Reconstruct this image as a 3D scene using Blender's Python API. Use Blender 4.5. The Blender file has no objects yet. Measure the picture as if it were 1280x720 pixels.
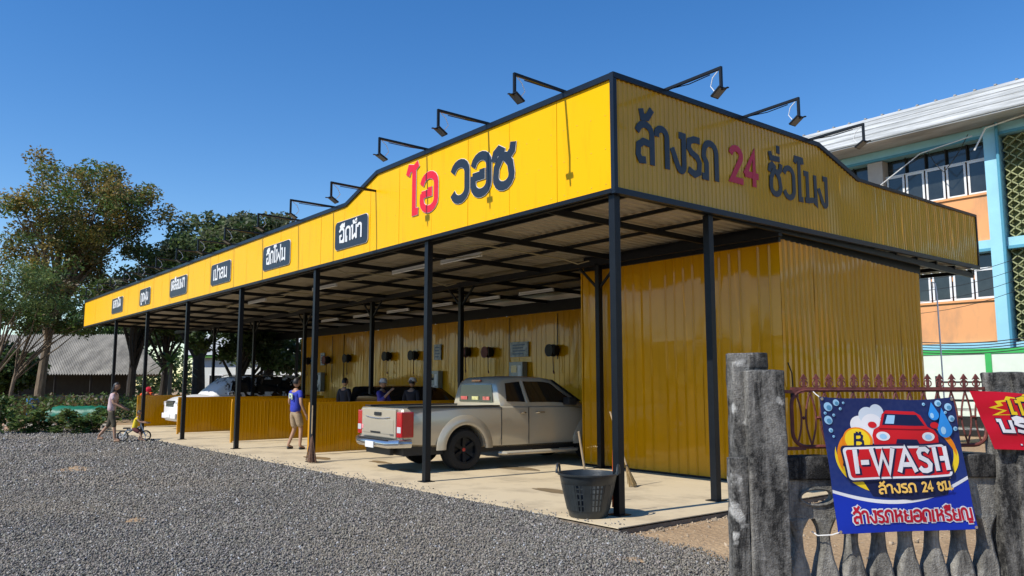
import bpy, bmesh, math, random
import numpy as np
from mathutils import Vector, Matrix
random.seed(7); RNG = np.random.default_rng(11)
PI = math.pi; rad = math.radians
sc = bpy.context.scene
C = sc.collection

# ------------------------------------------------------------------ camera, sky, sun, exposure
cd = bpy.data.cameras.new('camera'); cam = bpy.data.objects.new('camera', cd); C.objects.link(cam)
YAW, PITCH, ROLL = 0.8936624, 0.1187594, -0.0009944
cy_, sy_ = math.cos(YAW), math.sin(YAW)
f0 = Vector((-sy_, cy_, 0)); r0 = Vector((cy_, sy_, 0)); u0 = Vector((0, 0, 1))
fw = f0*math.cos(PITCH)+u0*math.sin(PITCH); up = -f0*math.sin(PITCH)+u0*math.cos(PITCH)
r1 = r0*math.cos(ROLL)+up*math.sin(ROLL); up = -r0*math.sin(ROLL)+up*math.cos(ROLL)
CAMP = Vector((6.69172, -7.00454, 1.54685))
M = Matrix((r1, up, -fw)).transposed().to_4x4(); M.translation = CAMP
cam.matrix_world = M
cd.sensor_fit = 'HORIZONTAL'; cd.sensor_width = 36; cd.lens = 36*1001.46/1280
cd.clip_start = .05; cd.clip_end = 3000
sc.camera = cam

SUN_EL, SUN_AZX = rad(46.5), 0.07           # light travels towards (+0.07, +1) on the ground
w = bpy.data.worlds.new('World'); sc.world = w; w.use_nodes = True
nt = w.node_tree; bg = nt.nodes['Background']
sky = nt.nodes.new('ShaderNodeTexSky'); sky.sky_type = 'NISHITA'; sky.sun_disc = False
sky.sun_elevation = SUN_EL; sky.sun_rotation = PI+SUN_AZX
sky.altitude = 0; sky.air_density = 1.0; sky.dust_density = .0; sky.ozone_density = 2.0
hs = nt.nodes.new('ShaderNodeHueSaturation'); hs.inputs['Saturation'].default_value = 1.35; hs.inputs['Hue'].default_value = .507; hs.inputs['Value'].default_value = 1.62
nt.links.new(sky.outputs[0], hs.inputs['Color']); nt.links.new(hs.outputs[0], bg.inputs[0]); bg.inputs[1].default_value = .1
ld = bpy.data.lights.new('sun', 'SUN'); ld.energy = 5.0; ld.angle = rad(.5); ld.color = (1, .95, .86)
lo = bpy.data.objects.new('sun', ld); C.objects.link(lo)
sd = Vector((SUN_AZX, 1, -math.tan(SUN_EL)*math.hypot(1, SUN_AZX)))
lo.rotation_euler = sd.to_track_quat('-Z', 'Y').to_euler(); lo.location = (-5, -30, 35)
sc.view_settings.view_transform = 'Standard'; sc.view_settings.look = 'None'
sc.view_settings.exposure = 0.0; sc.view_settings.gamma = 1
sc.cycles.max_bounces = 8; sc.cycles.diffuse_bounces = 1

# ------------------------------------------------------------------ materials
MATS = {}
def mat(name, col, rough=.6, metal=0., var=.0, vscale=3., bump=0., bscale=40., col2=None, stretch=(1, 1, 1), spec=.5, coat=0., fac=(.35, .7), transl=0.):
    if name in MATS: return MATS[name]
    m = bpy.data.materials.new(name); m.use_nodes = True; n = m.node_tree; L = n.links
    p = n.nodes['Principled BSDF']
    p.inputs['Base Color'].default_value = (*col, 1); p.inputs['Roughness'].default_value = rough
    p.inputs['Metallic'].default_value = metal; p.inputs['Specular IOR Level'].default_value = spec
    p.inputs['Coat Weight'].default_value = coat; p.inputs['Coat Roughness'].default_value = .06
    if var or bump or col2:
        tc = n.nodes.new('ShaderNodeTexCoord'); mp = n.nodes.new('ShaderNodeMapping'); mp.inputs['Scale'].default_value = stretch
        L.new(tc.outputs['Object'], mp.inputs['Vector'])
    if var or col2:
        nz = n.nodes.new('ShaderNodeTexNoise'); nz.inputs['Scale'].default_value = vscale; nz.inputs['Detail'].default_value = 7; nz.inputs['Roughness'].default_value = .65
        L.new(mp.outputs[0], nz.inputs['Vector'])
        rp = n.nodes.new('ShaderNodeValToRGB'); rp.color_ramp.elements[0].position = fac[0]; rp.color_ramp.elements[1].position = fac[1]
        c2 = col2 if col2 else tuple(max(0, c*(1-var)) for c in col); c1 = col if col2 else tuple(min(1, c*(1+var*.6)) for c in col)
        rp.color_ramp.elements[0].color = (*c2, 1); rp.color_ramp.elements[1].color = (*c1, 1)
        L.new(nz.outputs[0], rp.inputs[0]); L.new(rp.outputs[0], p.inputs['Base Color'])
    if bump:
        nb = n.nodes.new('ShaderNodeTexNoise'); nb.inputs['Scale'].default_value = bscale; nb.inputs['Detail'].default_value = 6
        L.new(mp.outputs[0], nb.inputs['Vector'])
        b = n.nodes.new('ShaderNodeBump'); b.inputs['Strength'].default_value = min(1, bump); b.inputs['Distance'].default_value = .02
        L.new(nb.outputs[0], b.inputs['Height']); L.new(b.outputs[0], p.inputs['Normal'])
    if transl:
        out = n.nodes['Material Output']; t = n.nodes.new('ShaderNodeBsdfTranslucent'); mx = n.nodes.new('ShaderNodeMixShader'); mx.inputs[0].default_value = transl
        t.inputs[0].default_value = (*[min(1, c*1.3) for c in col], 1)
        L.new(p.outputs[0], mx.inputs[1]); L.new(t.outputs[0], mx.inputs[2]); L.new(mx.outputs[0], out.inputs[0])
    MATS[name] = m; return m
def mat_attr(name, rough=.8, transl=0., bump=0):
    m = bpy.data.materials.new(name); m.use_nodes = True; n = m.node_tree; L = n.links
    p = n.nodes['Principled BSDF']; p.inputs['Roughness'].default_value = rough; p.inputs['Specular IOR Level'].default_value = .35
    a = n.nodes.new('ShaderNodeVertexColor'); a.layer_name = 'tint'
    L.new(a.outputs[0], p.inputs['Base Color'])
    if transl:
        out = n.nodes['Material Output']; t = n.nodes.new('ShaderNodeBsdfTranslucent'); mx = n.nodes.new('ShaderNodeMixShader'); mx.inputs[0].default_value = transl
        L.new(a.outputs[0], t.inputs[0]); L.new(p.outputs[0], mx.inputs[1]); L.new(t.outputs[0], mx.inputs[2]); L.new(mx.outputs[0], out.inputs[0])
    return m

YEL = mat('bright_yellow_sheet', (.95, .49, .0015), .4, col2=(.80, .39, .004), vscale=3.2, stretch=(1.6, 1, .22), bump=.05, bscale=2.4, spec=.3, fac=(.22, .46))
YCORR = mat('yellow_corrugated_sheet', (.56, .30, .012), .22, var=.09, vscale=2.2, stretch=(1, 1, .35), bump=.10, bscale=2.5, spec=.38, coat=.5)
YWALL = mat('mustard_wall_sheet', (.63, .285, .0), .3, var=.10, vscale=2, stretch=(2, 2, .2), bump=.2, bscale=2.6, spec=.35, coat=.6)
BLK = mat('black_painted_steel', (.006, .008, .011), .45, var=.3, vscale=6, bump=.05, spec=.3)
NAVY = mat('dark_navy_trim', (.008, .013, .022), .38, var=.2, spec=.35)
for m_ in (YEL, YCORR, YWALL): m_.node_tree.nodes['Principled BSDF'].inputs['Specular Tint'].default_value = (1, .72, .12, 1)
GALV = mat('galvanised_sheet', (.44, .39, .30), .4, .25, var=.15, vscale=3)
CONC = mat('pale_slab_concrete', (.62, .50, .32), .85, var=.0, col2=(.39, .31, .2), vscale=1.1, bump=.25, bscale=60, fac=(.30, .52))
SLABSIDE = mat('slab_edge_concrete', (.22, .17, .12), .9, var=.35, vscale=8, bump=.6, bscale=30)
RED = mat('sign_red', (.75, .006, .02), .4, var=.03)
LDARK = mat('letter_dark', (.015, .022, .035), .4, var=.04)
WHITE = mat('white_paint', (.8, .8, .78), .45, var=.05)
TUBE = mat('white_lamp_tube', (.8, .8, .78), .3, var=.03)
GLASS = mat('dark_tinted_glass', (.012, .014, .016), .05, var=.1, spec=.8)
WGLASS = mat('window_pane_glass', (.03, .035, .035), .12, var=.4, vscale=1.5, spec=.7)
SILVER = mat('silver_car_paint', (.57, .505, .385), .24, .3, var=.03, coat=.6)
DPLAST = mat('black_plastic', (.018, .018, .018), .5, var=.2, bump=.05)
RUB = mat('tyre_rubber', (.014, .014, .014), .8, var=.3, bump=.2)
CHROME = mat('chrome_metal', (.6, .6, .6), .18, .9, var=.05)
TAIL = mat('red_tail_lamp', (.5, .004, .01), .12, var=.15, vscale=20, coat=.8)
LENS = mat('clear_lamp_lens', (.65, .67, .68), .1, var=.1, coat=.8)
BASK = mat('black_basket_plastic', (.03, .036, .038), .42, var=.25, vscale=9, bump=.12)
WOOD = mat('pale_broom_stick', (.5, .36, .2), .6, var=.25, vscale=9)
STRAW = mat('straw_bristle', (.36, .24, .1), .85, var=.5, vscale=40)
COCO = mat('coconut_rib_bristle', (.2, .11, .07), .85, var=.5, vscale=40)
ORANGE = mat('orange_handle', (.8, .12, .02), .4, var=.05)
def old_concrete(name, light, dark, lo, hi):
    m = bpy.data.materials.new(name); m.use_nodes = True; n = m.node_tree; L = n.links; p = n.nodes['Principled BSDF']; p.inputs['Roughness'].default_value = .93; p.inputs['Specular IOR Level'].default_value = .25
    tc = n.nodes.new('ShaderNodeTexCoord'); mp = n.nodes.new('ShaderNodeMapping'); mp.inputs['Scale'].default_value = (1, 1, .22); L.new(tc.outputs['Object'], mp.inputs[0])
    a = n.nodes.new('ShaderNodeTexNoise'); a.inputs['Scale'].default_value = 7; a.inputs['Detail'].default_value = 8; a.inputs['Roughness'].default_value = .72; a.inputs['Distortion'].default_value = .6; L.new(mp.outputs[0], a.inputs['Vector'])
    b = n.nodes.new('ShaderNodeTexNoise'); b.inputs['Scale'].default_value = 26; b.inputs['Detail'].default_value = 9; b.inputs['Roughness'].default_value = .8; L.new(tc.outputs['Object'], b.inputs['Vector'])
    c = n.nodes.new('ShaderNodeTexNoise'); c.inputs['Scale'].default_value = 4.5; c.inputs['Detail'].default_value = 6; L.new(tc.outputs['Object'], c.inputs['Vector'])
    s1 = n.nodes.new('ShaderNodeMath'); s1.operation = 'MULTIPLY_ADD'; s1.inputs[1].default_value = .55; L.new(b.outputs[0], s1.inputs[0]); L.new(a.outputs[0], s1.inputs[2])
    r = n.nodes.new('ShaderNodeValToRGB'); e = r.color_ramp.elements; e[0].position = lo; e[0].color = (*dark, 1); e[1].position = hi; e[1].color = (*light, 1); q = r.color_ramp.elements.new((lo+hi)/2); q.color = (*[(x*1.1+y*.9)/2.4 for x, y in zip(light, dark)], 1)
    L.new(s1.outputs[0], r.inputs[0])
    w2 = n.nodes.new('ShaderNodeValToRGB'); w2.color_ramp.elements[0].position = .64; w2.color_ramp.elements[1].position = .70; L.new(c.outputs[0], w2.inputs[0])
    mx = n.nodes.new('ShaderNodeMix'); mx.data_type = 'RGBA'; L.new(w2.outputs[0], mx.inputs[0]); L.new(r.outputs[0], mx.inputs[6]); mx.inputs[7].default_value = (.55, .54, .50, 1); L.new(mx.outputs[2], p.inputs['Base Color'])
    v = n.nodes.new('ShaderNodeTexVoronoi'); v.inputs['Scale'].default_value = 95; L.new(tc.outputs['Object'], v.inputs['Vector'])
    s2 = n.nodes.new('ShaderNodeMath'); s2.operation = 'MULTIPLY_ADD'; s2.inputs[1].default_value = .35; L.new(v.outputs['Distance'], s2.inputs[0]); L.new(b.outputs[0], s2.inputs[2])
    bp = n.nodes.new('ShaderNodeBump'); bp.inputs['Strength'].default_value = 1; bp.inputs['Distance'].default_value = .014; L.new(s2.outputs[0], bp.inputs['Height']); L.new(bp.outputs[0], p.inputs['Normal']); return m
OLDC = old_concrete('weathered_grey_concrete', (.36, .345, .31), (.022, .022, .021), .68, 1.0)
OLDD = old_concrete('sooty_concrete', (.22, .21, .19), (.015, .015, .015), .70, 1.05)
RUST = mat('maroon_railing_paint', (.17, .045, .035), .6, var=.4, vscale=14, bump=.3)
BARK = mat('tree_bark', (.2, .15, .1), .9, var=.45, vscale=5, stretch=(1, 1, .3), bump=.8, bscale=14)
DBARK = mat('dark_tree_bark', (.045, .036, .028), .9, var=.4, vscale=5, bump=.8, bscale=14)
TEAL = mat('light_blue_paint', (.33, .66, .78), .6, var=.1, vscale=.8)
TEALD = mat('mid_blue_paint', (.09, .33, .46), .6, var=.1, vscale=1)
ORW = mat('orange_wall_paint', (.82, .38, .15), .75, col2=(.60, .30, .14), vscale=1.3, stretch=(1, 1, .4), fac=(.32, .5))
BEI = mat('beige_pillar_paint', (.5, .43, .36), .8, var=.1)
GREEN = mat('green_paint', (.05, .45, .1), .5, var=.08)
PALE = mat('pale_green_wall', (.72, .8, .66), .8, var=.06)
ROOFW = mat('weathered_white_roof', (.56, .57, .56), .6, col2=(.33, .34, .33), vscale=1.6, stretch=(.3, 1, 5), fac=(.4, .6))
ROOFG = mat('grey_fibre_roof', (.38, .37, .35), .8, var=.4, vscale=1.3)
LATM = mat('olive_lattice', (.36, .38, .19), .8, var=.2)
LATB = mat('lattice_backing', (.16, .18, .07), .9, var=.5, vscale=5)
DARKIN = mat('dark_interior', (.02, .019, .017), .9, var=.3)
TARP = mat('green_tarpaulin', (.004, .15, .085), .5, var=.35, vscale=4, bump=.8, bscale=6)
BRICKM = mat('pale_brick', (.5, .33, .24), .9, var=.3, vscale=7, bump=.5)
STONEW = mat('pale_kerb_block', (.55, .5, .42), .9, var=.25, vscale=6, bump=.4)

# ------------------------------------------------------------------ helpers
class MB:
    def __init__(s): s.v = []; s.f = []
    def add(s, vs, fs):
        b = len(s.v); s.v += [tuple(v) for v in vs]; s.f += [tuple(i+b for i in f) for f in fs]; return s
    def box(s, x0, x1, y0, y1, z0, z1, mtx=None):
        vs = [Vector((x, y, z)) for x in (x0, x1) for y in (y0, y1) for z in (z0, z1)]
        if mtx: vs = [mtx @ v for v in vs]
        return s.add(vs, [(0, 1, 3, 2), (4, 6, 7, 5), (0, 4, 5, 1), (2, 3, 7, 6), (0, 2, 6, 4), (1, 5, 7, 3)])
    def bar(s, a, b, wx, wy, upv=(0, 0, 1)):
        a = Vector(a); b = Vector(b); d = (b-a); L = d.length; d.normalize(); u = Vector(upv)
        if abs(d.dot(u)) > .98: u = Vector((0, 1, 0))
        x = d.cross(u).normalized(); y = x.cross(d).normalized()
        vs = []
        for p in (a, b):
            for i, j in ((-1, -1), (1, -1), (1, 1), (-1, 1)): vs.append(p+x*wx*.5*i+y*wy*.5*j)
        return s.add(vs, [(0, 1, 2, 3), (7, 6, 5, 4), (0, 4, 5, 1), (1, 5, 6, 2), (2, 6, 7, 3), (3, 7, 4, 0)])
    def tube(s, pts, r, n=8, cap=True):
        pts = [Vector(p) for p in pts]; rs = r if isinstance(r, (list, tuple)) else [r]*len(pts)
        prev = None; vs = []; fs = []
        for i, p in enumerate(pts):
            d = (pts[min(i+1, len(pts)-1)]-pts[max(i-1, 0)])
            if d.length < 1e-9: d = Vector((0, 0, 1))
            d.normalize()
            if prev is None:
                a = Vector((0, 0, 1)) if abs(d.z) < .9 else Vector((1, 0, 0)); x = d.cross(a).normalized()
            else: x = (prev-d*prev.dot(d)).normalized()
            prev = x; y = d.cross(x)
            for k in range(n):
                t = 2*PI*k/n; vs.append(p+(x*math.cos(t)+y*math.sin(t))*rs[i])
        for i in range(len(pts)-1):
            for k in range(n): fs.append((i*n+k, i*n+(k+1) % n, (i+1)*n+(k+1) % n, (i+1)*n+k))
        if cap: fs.append(tuple(range(n))[::-1]); fs.append(tuple((len(pts)-1)*n+k for k in range(n)))
        return s.add(vs, fs)
    def lathe(s, prof, n=24, mtx=None, cap=True):
        vs = []; fs = []; m = len(prof)
        for r, z in prof:
            for k in range(n):
                t = 2*PI*k/n; v = Vector((r*math.cos(t), r*math.sin(t), z)); vs.append(mtx @ v if mtx else v)
        for i in range(m-1):
            for k in range(n): fs.append((i*n+k, i*n+(k+1) % n, (i+1)*n+(k+1) % n, (i+1)*n+k))
        if cap: fs.append(tuple(range(n))[::-1]); fs.append(tuple((m-1)*n+k for k in range(n)))
        return s.add(vs, fs)
    def prism(s, poly, fn0, fn1):
        n = len(poly); vs = [fn0(*p) for p in poly]+[fn1(*p) for p in poly]
        return s.add(vs, [tuple(range(n))[::-1], tuple(range(n, 2*n))]+[(i, (i+1) % n, n+(i+1) % n, n+i) for i in range(n)])
    def mesh(s, name, m, smooth=False, bevel=0):
        me = bpy.data.meshes.new(name); me.from_pydata(s.v, [], s.f); 
        bm = bmesh.new(); bm.from_mesh(me); bmesh.ops.recalc_face_normals(bm, faces=bm.faces)
        if bevel: bmesh.ops.bevel(bm, geom=[e for e in bm.edges if len(e.link_faces) == 2 and e.calc_face_angle(0) > .5], offset=bevel, segments=2, profile=.7, affect='EDGES', clamp_overlap=True)
        bm.to_mesh(me); bm.free(); me.materials.append(m)
        if smooth:
            me.polygons.foreach_set('use_smooth', [True]*len(me.polygons))
            try: me.set_sharp_from_angle(angle=rad(38))
            except Exception: pass
        return me
    def build(s, name, m, parent=None, smooth=False, bevel=0):
        return link(name, s.mesh(name, m, smooth, bevel), parent)
def link(name, me, parent=None):
    o = bpy.data.objects.new(name, me); C.objects.link(o); o.parent = parent; return o
def thing(name, label, cat, loc=(0, 0, 0), rotz=0, group=None, kind=None):
    o = bpy.data.objects.new(name, None); C.objects.link(o); o.location = loc; o.rotation_euler = (0, 0, rotz); o.empty_display_size = .2
    return tag(o, label, cat, group, kind)
def tag(o, label=None, cat=None, group=None, kind=None):
    if label: o['label'] = label
    if cat: o['category'] = cat
    if group: o['group'] = group
    if kind: o['kind'] = kind
    return o
def struct(o): o['kind'] = 'structure'; return o
KIDS = {}
def copy_tree(o, parent=None):
    c = o.copy(); C.objects.link(c); c.parent = parent
    for ch in [x for x in bpy.data.objects if x.parent is o]: copy_tree(ch, c)
    return c
def boolcut(o, cutters):
    for c in cutters: c.parent = o.parent
    bpy.context.view_layer.update()
    for i, c in enumerate(cutters):
        md = o.modifiers.new('cut', 'BOOLEAN'); md.operation = 'DIFFERENCE'; md.object = c; md.solver = 'EXACT'
    dg = bpy.context.evaluated_depsgraph_get(); dg.update(); me = bpy.data.meshes.new_from_object(o.evaluated_get(dg))
    o.modifiers.clear(); o.data = me
    for c in cutters: bpy.data.objects.remove(c)
    return o
def bake(o):
    dg = bpy.context.evaluated_depsgraph_get(); dg.update(); me = bpy.data.meshes.new_from_object(o.evaluated_get(dg)); o.modifiers.clear(); o.data = me; return o
def np_mesh(name, V, F, m, cols=None, parent=None):
    me = bpy.data.meshes.new(name); k = F.shape[1]
    me.vertices.add(len(V)); me.vertices.foreach_set('co', V.astype(np.float32).ravel())
    me.loops.add(F.size); me.loops.foreach_set('vertex_index', F.astype(np.int32).ravel())
    me.polygons.add(len(F)); me.polygons.foreach_set('loop_start', np.arange(0, F.size, k, dtype=np.int32))
    me.update(calc_edges=True)
    if cols is not None:
        a = me.color_attributes.new('tint', 'FLOAT_COLOR', 'POINT'); c4 = np.ones((len(V), 4), np.float32); c4[:, :3] = cols; a.data.foreach_set('color', c4.ravel())
    me.materials.append(m); return link(name, me, parent)
def px_ray(x, y): return (r1*((x-640)/1001.46)-up*((y-360)/1001.46)+fw)

# ------------------------------------------------------------------ stroke lettering (Thai and Latin), drawn as strokes
def arc(cx, cy, rx, ry, a0, a1, n=8): return [(cx+rx*math.cos(rad(a0+(a1-a0)*i/n)), cy+ry*math.sin(rad(a0+(a1-a0)*i/n))) for i in range(n+1)]
G = {
 'อ': (.66, [[(.36, .60), (.36, .47), (.10, .47)], [(.10, .47), (.09, .30)]+arc(.325, .27, .235, .27, 180, 360)+arc(.325, .72, .235, .28, 0, 165)]),
 'ว': (.62, [arc(.29, .73, .23, .27, 160, 0)+arc(.29, .27, .23, .27, 0, -160)]),
 'ไ': (.42, [[(.02, 1.24), (.08, 1.42), (.24, 1.36), (.36, 1.46)], [(.24, 1.38), (.24, .04), (.36, .04)]]),
 'โ': (.42, [[(.0, 1.28), (.04, 1.42), (.34, 1.42), (.36, 1.30)], [(.19, 1.42), (.19, .04), (.32, .04)]]),
 'ช': (.66, [[(.05, .74), (.09, .9), (.18, .97), (.27, .9), (.25, .76), (.12, .52)]+arc(.32, .25, .22, .25, 170, 365)+[(.5, .55), (.40, .70)], [(.34, .76), (.44, .72), (.56, .86), (.58, 1.02)]]),
 'ล': (.66, [[(.07, .8)]+arc(.31, .74, .23, .26, 140, 0)+[(.54, 0)], [(.54, .5), (.26, .54), (.1, .42), (.08, .18), (.16, .04), (.30, .06)]]),
 'า': (.50, [[(.04, .80)]+arc(.2, .8, .18, .2, 150, 0)+[(.38, 0)]]),
 'ง': (.56, [[(.32, .98), (.46, .98), (.46, .22)]+arc(.36, .16, .1, .14, 0, -120)+[(.24, .12), (.06, .55)]]),
 'ร': (.56, [[(.46, .98), (.28, .98), (.1, .9), (.08, .72), (.18, .60), (.38, .50), (.46, .36), (.44, .1), (.28, .01), (.08, .1)]]),
 'ถ': (.66, [[(.02, .03), (.16, .03), (.16, .42), (.06, .60)]+arc(.31, .74, .23, .26, 170, 0)+[(.54, 0)]]),
 'ก': (.64, [[(.14, 0), (.14, .5), (.04, .64)]+arc(.31, .74, .23, .26, 150, 0)+[(.54, 0)]]),
 'ม': (.68, [[(.02, .98), (.16, .98), (.16, .06), (.05, .06)], [(.16, .06), (.46, .12), (.58, .03), (.56, .98)]]),
 'น': (.68, [[(.02, .98), (.16, .98), (.16, .04)], [(.16, .04), (.40, .30), (.56, .04)], [(.56, .98), (.56, .04)]]),
 'ด': (.64, [[(.18, .34), (.18, .02), (.08, .04), (.08, .60)]+arc(.31, .74, .23, .26, 170, 0)+[(.54, 0)]]),
 'ค': (.66, [[(.10, 0), (.08, .60)]+arc(.31, .74, .23, .26, 170, 0)+[(.54, 0)], [(.1, .08), (.3, .36), (.2, .5)]]),
 'ฉ': (.68, [[(.06, .82)]+arc(.31, .74, .23, .26, 140, 0)+[(.54, .1), (.54, .02), (.36, .02)], [(.28, .50), (.12, .46), (.14, .06), (.36, .04), (.54, .2)]]),
 'ป': (.66, [[(.02, .98), (.14, .98), (.14, .02), (.54, .02), (.54, 1.38)]]),
 'บ': (.66, [[(.02, .98), (.14, .98), (.14, .02), (.54, .02), (.54, .98)]]),
 'ฟ': (.84, [[(.02, .98), (.12, .98), (.12, .02), (.4, .62), (.68, .02), (.70, 1.38)]]),
 'ฝ': (.84, [[(.12, .72), (.12, .02), (.4, .55), (.68, .02), (.70, 1.38)], [(.02, .9), (.14, .72)]]),
 'เ': (.30, [[(.12, 1.0), (.12, .03), (.24, .03)]]),
 'ห': (.68, [[(.02, .98), (.14, .98), (.14, 0)], [(.14, .42), (.42, .62), (.52, .86), (.42, .98)], [(.40, .60), (.54, .48), (.54, 0)]]),
 'ย': (.64, [[(.16, .98), (.08, .82), (.14, .62), (.26, .56), (.12, .48), (.1, .14), (.22, .02), (.54, .02), (.54, .98)]]),
 'ญ': (.92, [[(.12, 0), (.1, .6)]+arc(.29, .74, .19, .26, 170, 0)+[(.48, .04), (.80, .04), (.80, .98)], [(.5, -.2), (.8, -.2)]]),
 '2': (.62, [arc(.29, .86, .21, .24, 165, -25)+[(.10, .04), (.54, .04)]]),
 '4': (.64, [[(.42, 0), (.42, 1.1), (.04, .34)], [(.05, .34), (.58, .34)]]),
 'I': (.30, [[(.12, 0), (.12, 1)]]), '-': (.44, [[(.04, .45), (.30, .45)]]),
 'W': (1.06, [[(.04, 1), (.24, .0), (.46, .8), (.68, .0), (.90, 1)]]), 'A': (.86, [[(.04, 0), (.37, 1), (.70, 0)], [(.14, .3), (.56, .3)]]),
 'S': (.72, [[(.52, .86), (.40, .98), (.18, .98), (.08, .82), (.12, .62), (.42, .44), (.52, .28), (.46, .06), (.30, 0), (.14, .02), (.05, .14)]]),
 'H': (.68, [[(.08, 0), (.08, 1)], [(.54, 0), (.54, 1)], [(.08, .5), (.54, .5)]]),
 'B': (.6, [[(.1, 0), (.1, 1), (.36, 1), (.46, .86), (.44, .6), (.32, .52), (.1, .52)], [(.32, .52), (.50, .42), (.52, .14), (.38, 0), (.1, 0)], [(.2, 1), (.2, 1.18)], [(.36, 1), (.36, 1.18)], [(.2, 0), (.2, -.18)], [(.36, 0), (.36, -.18)]]),
 '.': (.24, [[(.08, .0), (.08, .12)]]), ' ': (.42, []),
 # marks (zero advance; drawn left of the cursor)
 '้': (0, [[(-.46, 1.36), (-.42, 1.18), (-.26, 1.20), (-.12, 1.42)]]), '่': (0, [[(-.18, 1.16), (-.18, 1.36)]]),
 'ั': (0, [[(-.56, 1.36), (-.52, 1.18), (-.14, 1.20)]]), 'ี': (0, [[(-.54, 1.16), (-.12, 1.16), (-.12, 1.38)], [(-.54, 1.16), (-.34, 1.32), (-.14, 1.18)]]),
 'ิ': (0, [[(-.54, 1.16), (-.12, 1.16)], [(-.54, 1.16), (-.34, 1.32), (-.14, 1.18)]]), 'ื': (0, [[(-.54, 1.16), (-.12, 1.16), (-.12, 1.40)], [(-.28, 1.18), (-.28, 1.40)], [(-.54, 1.16), (-.36, 1.30)]]),
 'ุ': (0, [[(-.16, -.14), (-.16, -.40)]]), 'ู': (0, [[(-.40, -.14), (-.40, -.34), (-.16, -.34), (-.16, -.14)]]),
 '็': (0, [[(-.5, 1.16), (-.46, 1.36), (-.30, 1.22), (-.22, 1.36), (-.08, 1.40)]]), 'ํ': (0, [arc(-.2, 1.24, .08, .07, 0, 360)]),
}
def layout(txt):
    x = 0; out = []; stack = 0
    for ch in txt:
        adv, st = G[ch]
        dy = 0
        if ch in '่้': dy = .26*stack
        if ch in 'ัีิืํ': stack = 1
        elif adv > 0: stack = 0
        out.append((ch, [[(px+x, py+dy) for px, py in s] for s in st])); x += adv
    return out, x
def ribbon(mb, pts, wd, fn, z0, z1):
    P = [Vector((p[0], p[1], 0)) for p in pts]; Q = [P[0]]
    for p in P[1:]:
        if (p-Q[-1]).length > 1e-3: Q.append(p)
    P = Q; n = len(P); Lp = []; Rp = []; hw = wd/2
    d0 = (P[1]-P[0]).normalized(); d1 = (P[-1]-P[-2]).normalized()
    P[0] = P[0]-d0*hw*.35; P[-1] = P[-1]+d1*hw*.35
    for i in range(n):
        a = (P[i]-P[i-1]).normalized() if i else (P[1]-P[0]).normalized(); b = (P[i+1]-P[i]).normalized() if i < n-1 else a
        t = (a+b); t = t.normalized() if t.length > 1e-6 else a
        nn = Vector((-t.y, t.x, 0)); na = Vector((-a.y, a.x, 0)); c = max(.5, nn.dot(na)); off = nn*(hw/c)
        Lp.append(P[i]+off); Rp.append(P[i]-off)
    vs = []
    for z in (z0, z1):
        for q in Lp: vs.append(fn(q.x, q.y, z))
        for q in Rp: vs.append(fn(q.x, q.y, z))
    fs = []
    for i in range(n-1):
        fs.append((i, i+1, n+i+1, n+i)); fs.append((2*n+i, 3*n+i, 3*n+i+1, 2*n+i+1))
        fs.append((i, 2*n+i, 2*n+i+1, i+1)); fs.append((n+i, n+i+1, 3*n+i+1, 3*n+i))
    fs.append((0, n, 3*n, 2*n)); fs.append((n-1, 3*n-1, 4*n-1, 2*n-1))
    mb.add(vs, fs)
def letters(txt, fn, wd, depth, m, parent, x0=0, sx=1, sy=1, y0=0, name='letter', base=0., per=True, slant=0.):
    """fn(u, v, n) -> point; every character (with its marks) is a mesh"""
    out, W = layout(txt); cur = None; objs = []; k = 0
    for ch, st in out:
        if per and (cur is None or G[ch][0] > 0):
            if cur and cur.v: objs.append(cur.build(name, m, parent))
            cur = MB()
        elif cur is None: cur = MB()
        for s in st:
            k += 1; g = base+.0006*(k % 3)
            ribbon(cur, [((px+py*slant)*sx/sy, py) for px, py in s], wd, lambda a, b, n: fn(x0+a*sy, y0+b*sy, n), g, depth+g)
    if cur and cur.v: objs.append(cur.build(name, m, parent))
    return objs, W*sx

# ================================================================== SETTING
# ground: one large earth sheet, gravel lot, sandy strip
def earth_material():
    m = bpy.data.materials.new('sandy_earth'); m.use_nodes = True; n = m.node_tree; L = n.links; p = n.nodes['Principled BSDF']; p.inputs['Roughness'].default_value = .95
    tc = n.nodes.new('ShaderNodeTexCoord'); a = n.nodes.new('ShaderNodeTexNoise'); a.inputs['Scale'].default_value = .9; a.inputs['Detail'].default_value = 9
    b = n.nodes.new('ShaderNodeTexNoise'); b.inputs['Scale'].default_value = 22; b.inputs['Detail'].default_value = 8
    L.new(tc.outputs['Object'], a.inputs['Vector']); L.new(tc.outputs['Object'], b.inputs['Vector'])
    r = n.nodes.new('ShaderNodeValToRGB'); r.color_ramp.elements[0].position = .35; r.color_ramp.elements[1].position = .65
    r.color_ramp.elements[0].color = (.30, .19, .10, 1); r.color_ramp.elements[1].color = (.52, .36, .2, 1)
    mx = n.nodes.new('ShaderNodeMath'); mx.operation = 'ADD'; mm = n.nodes.new('ShaderNodeMath'); mm.operation = 'MULTIPLY'; mm.inputs[1].default_value = .5
    L.new(a.outputs[0], mx.inputs[0]); L.new(b.outputs[0], mx.inputs[1]); L.new(mx.outputs[0], mm.inputs[0]); L.new(mm.outputs[0], r.inputs[0]); L.new(r.outputs[0], p.inputs['Base Color'])
    bp = n.nodes.new('ShaderNodeBump'); bp.inputs['Distance'].default_value = .05; bp.inputs['Strength'].default_value = .8; L.new(b.outputs[0], bp.inputs['Height']); L.new(bp.outputs[0], p.inputs['Normal'])
    return m
EARTH = earth_material()
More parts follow.
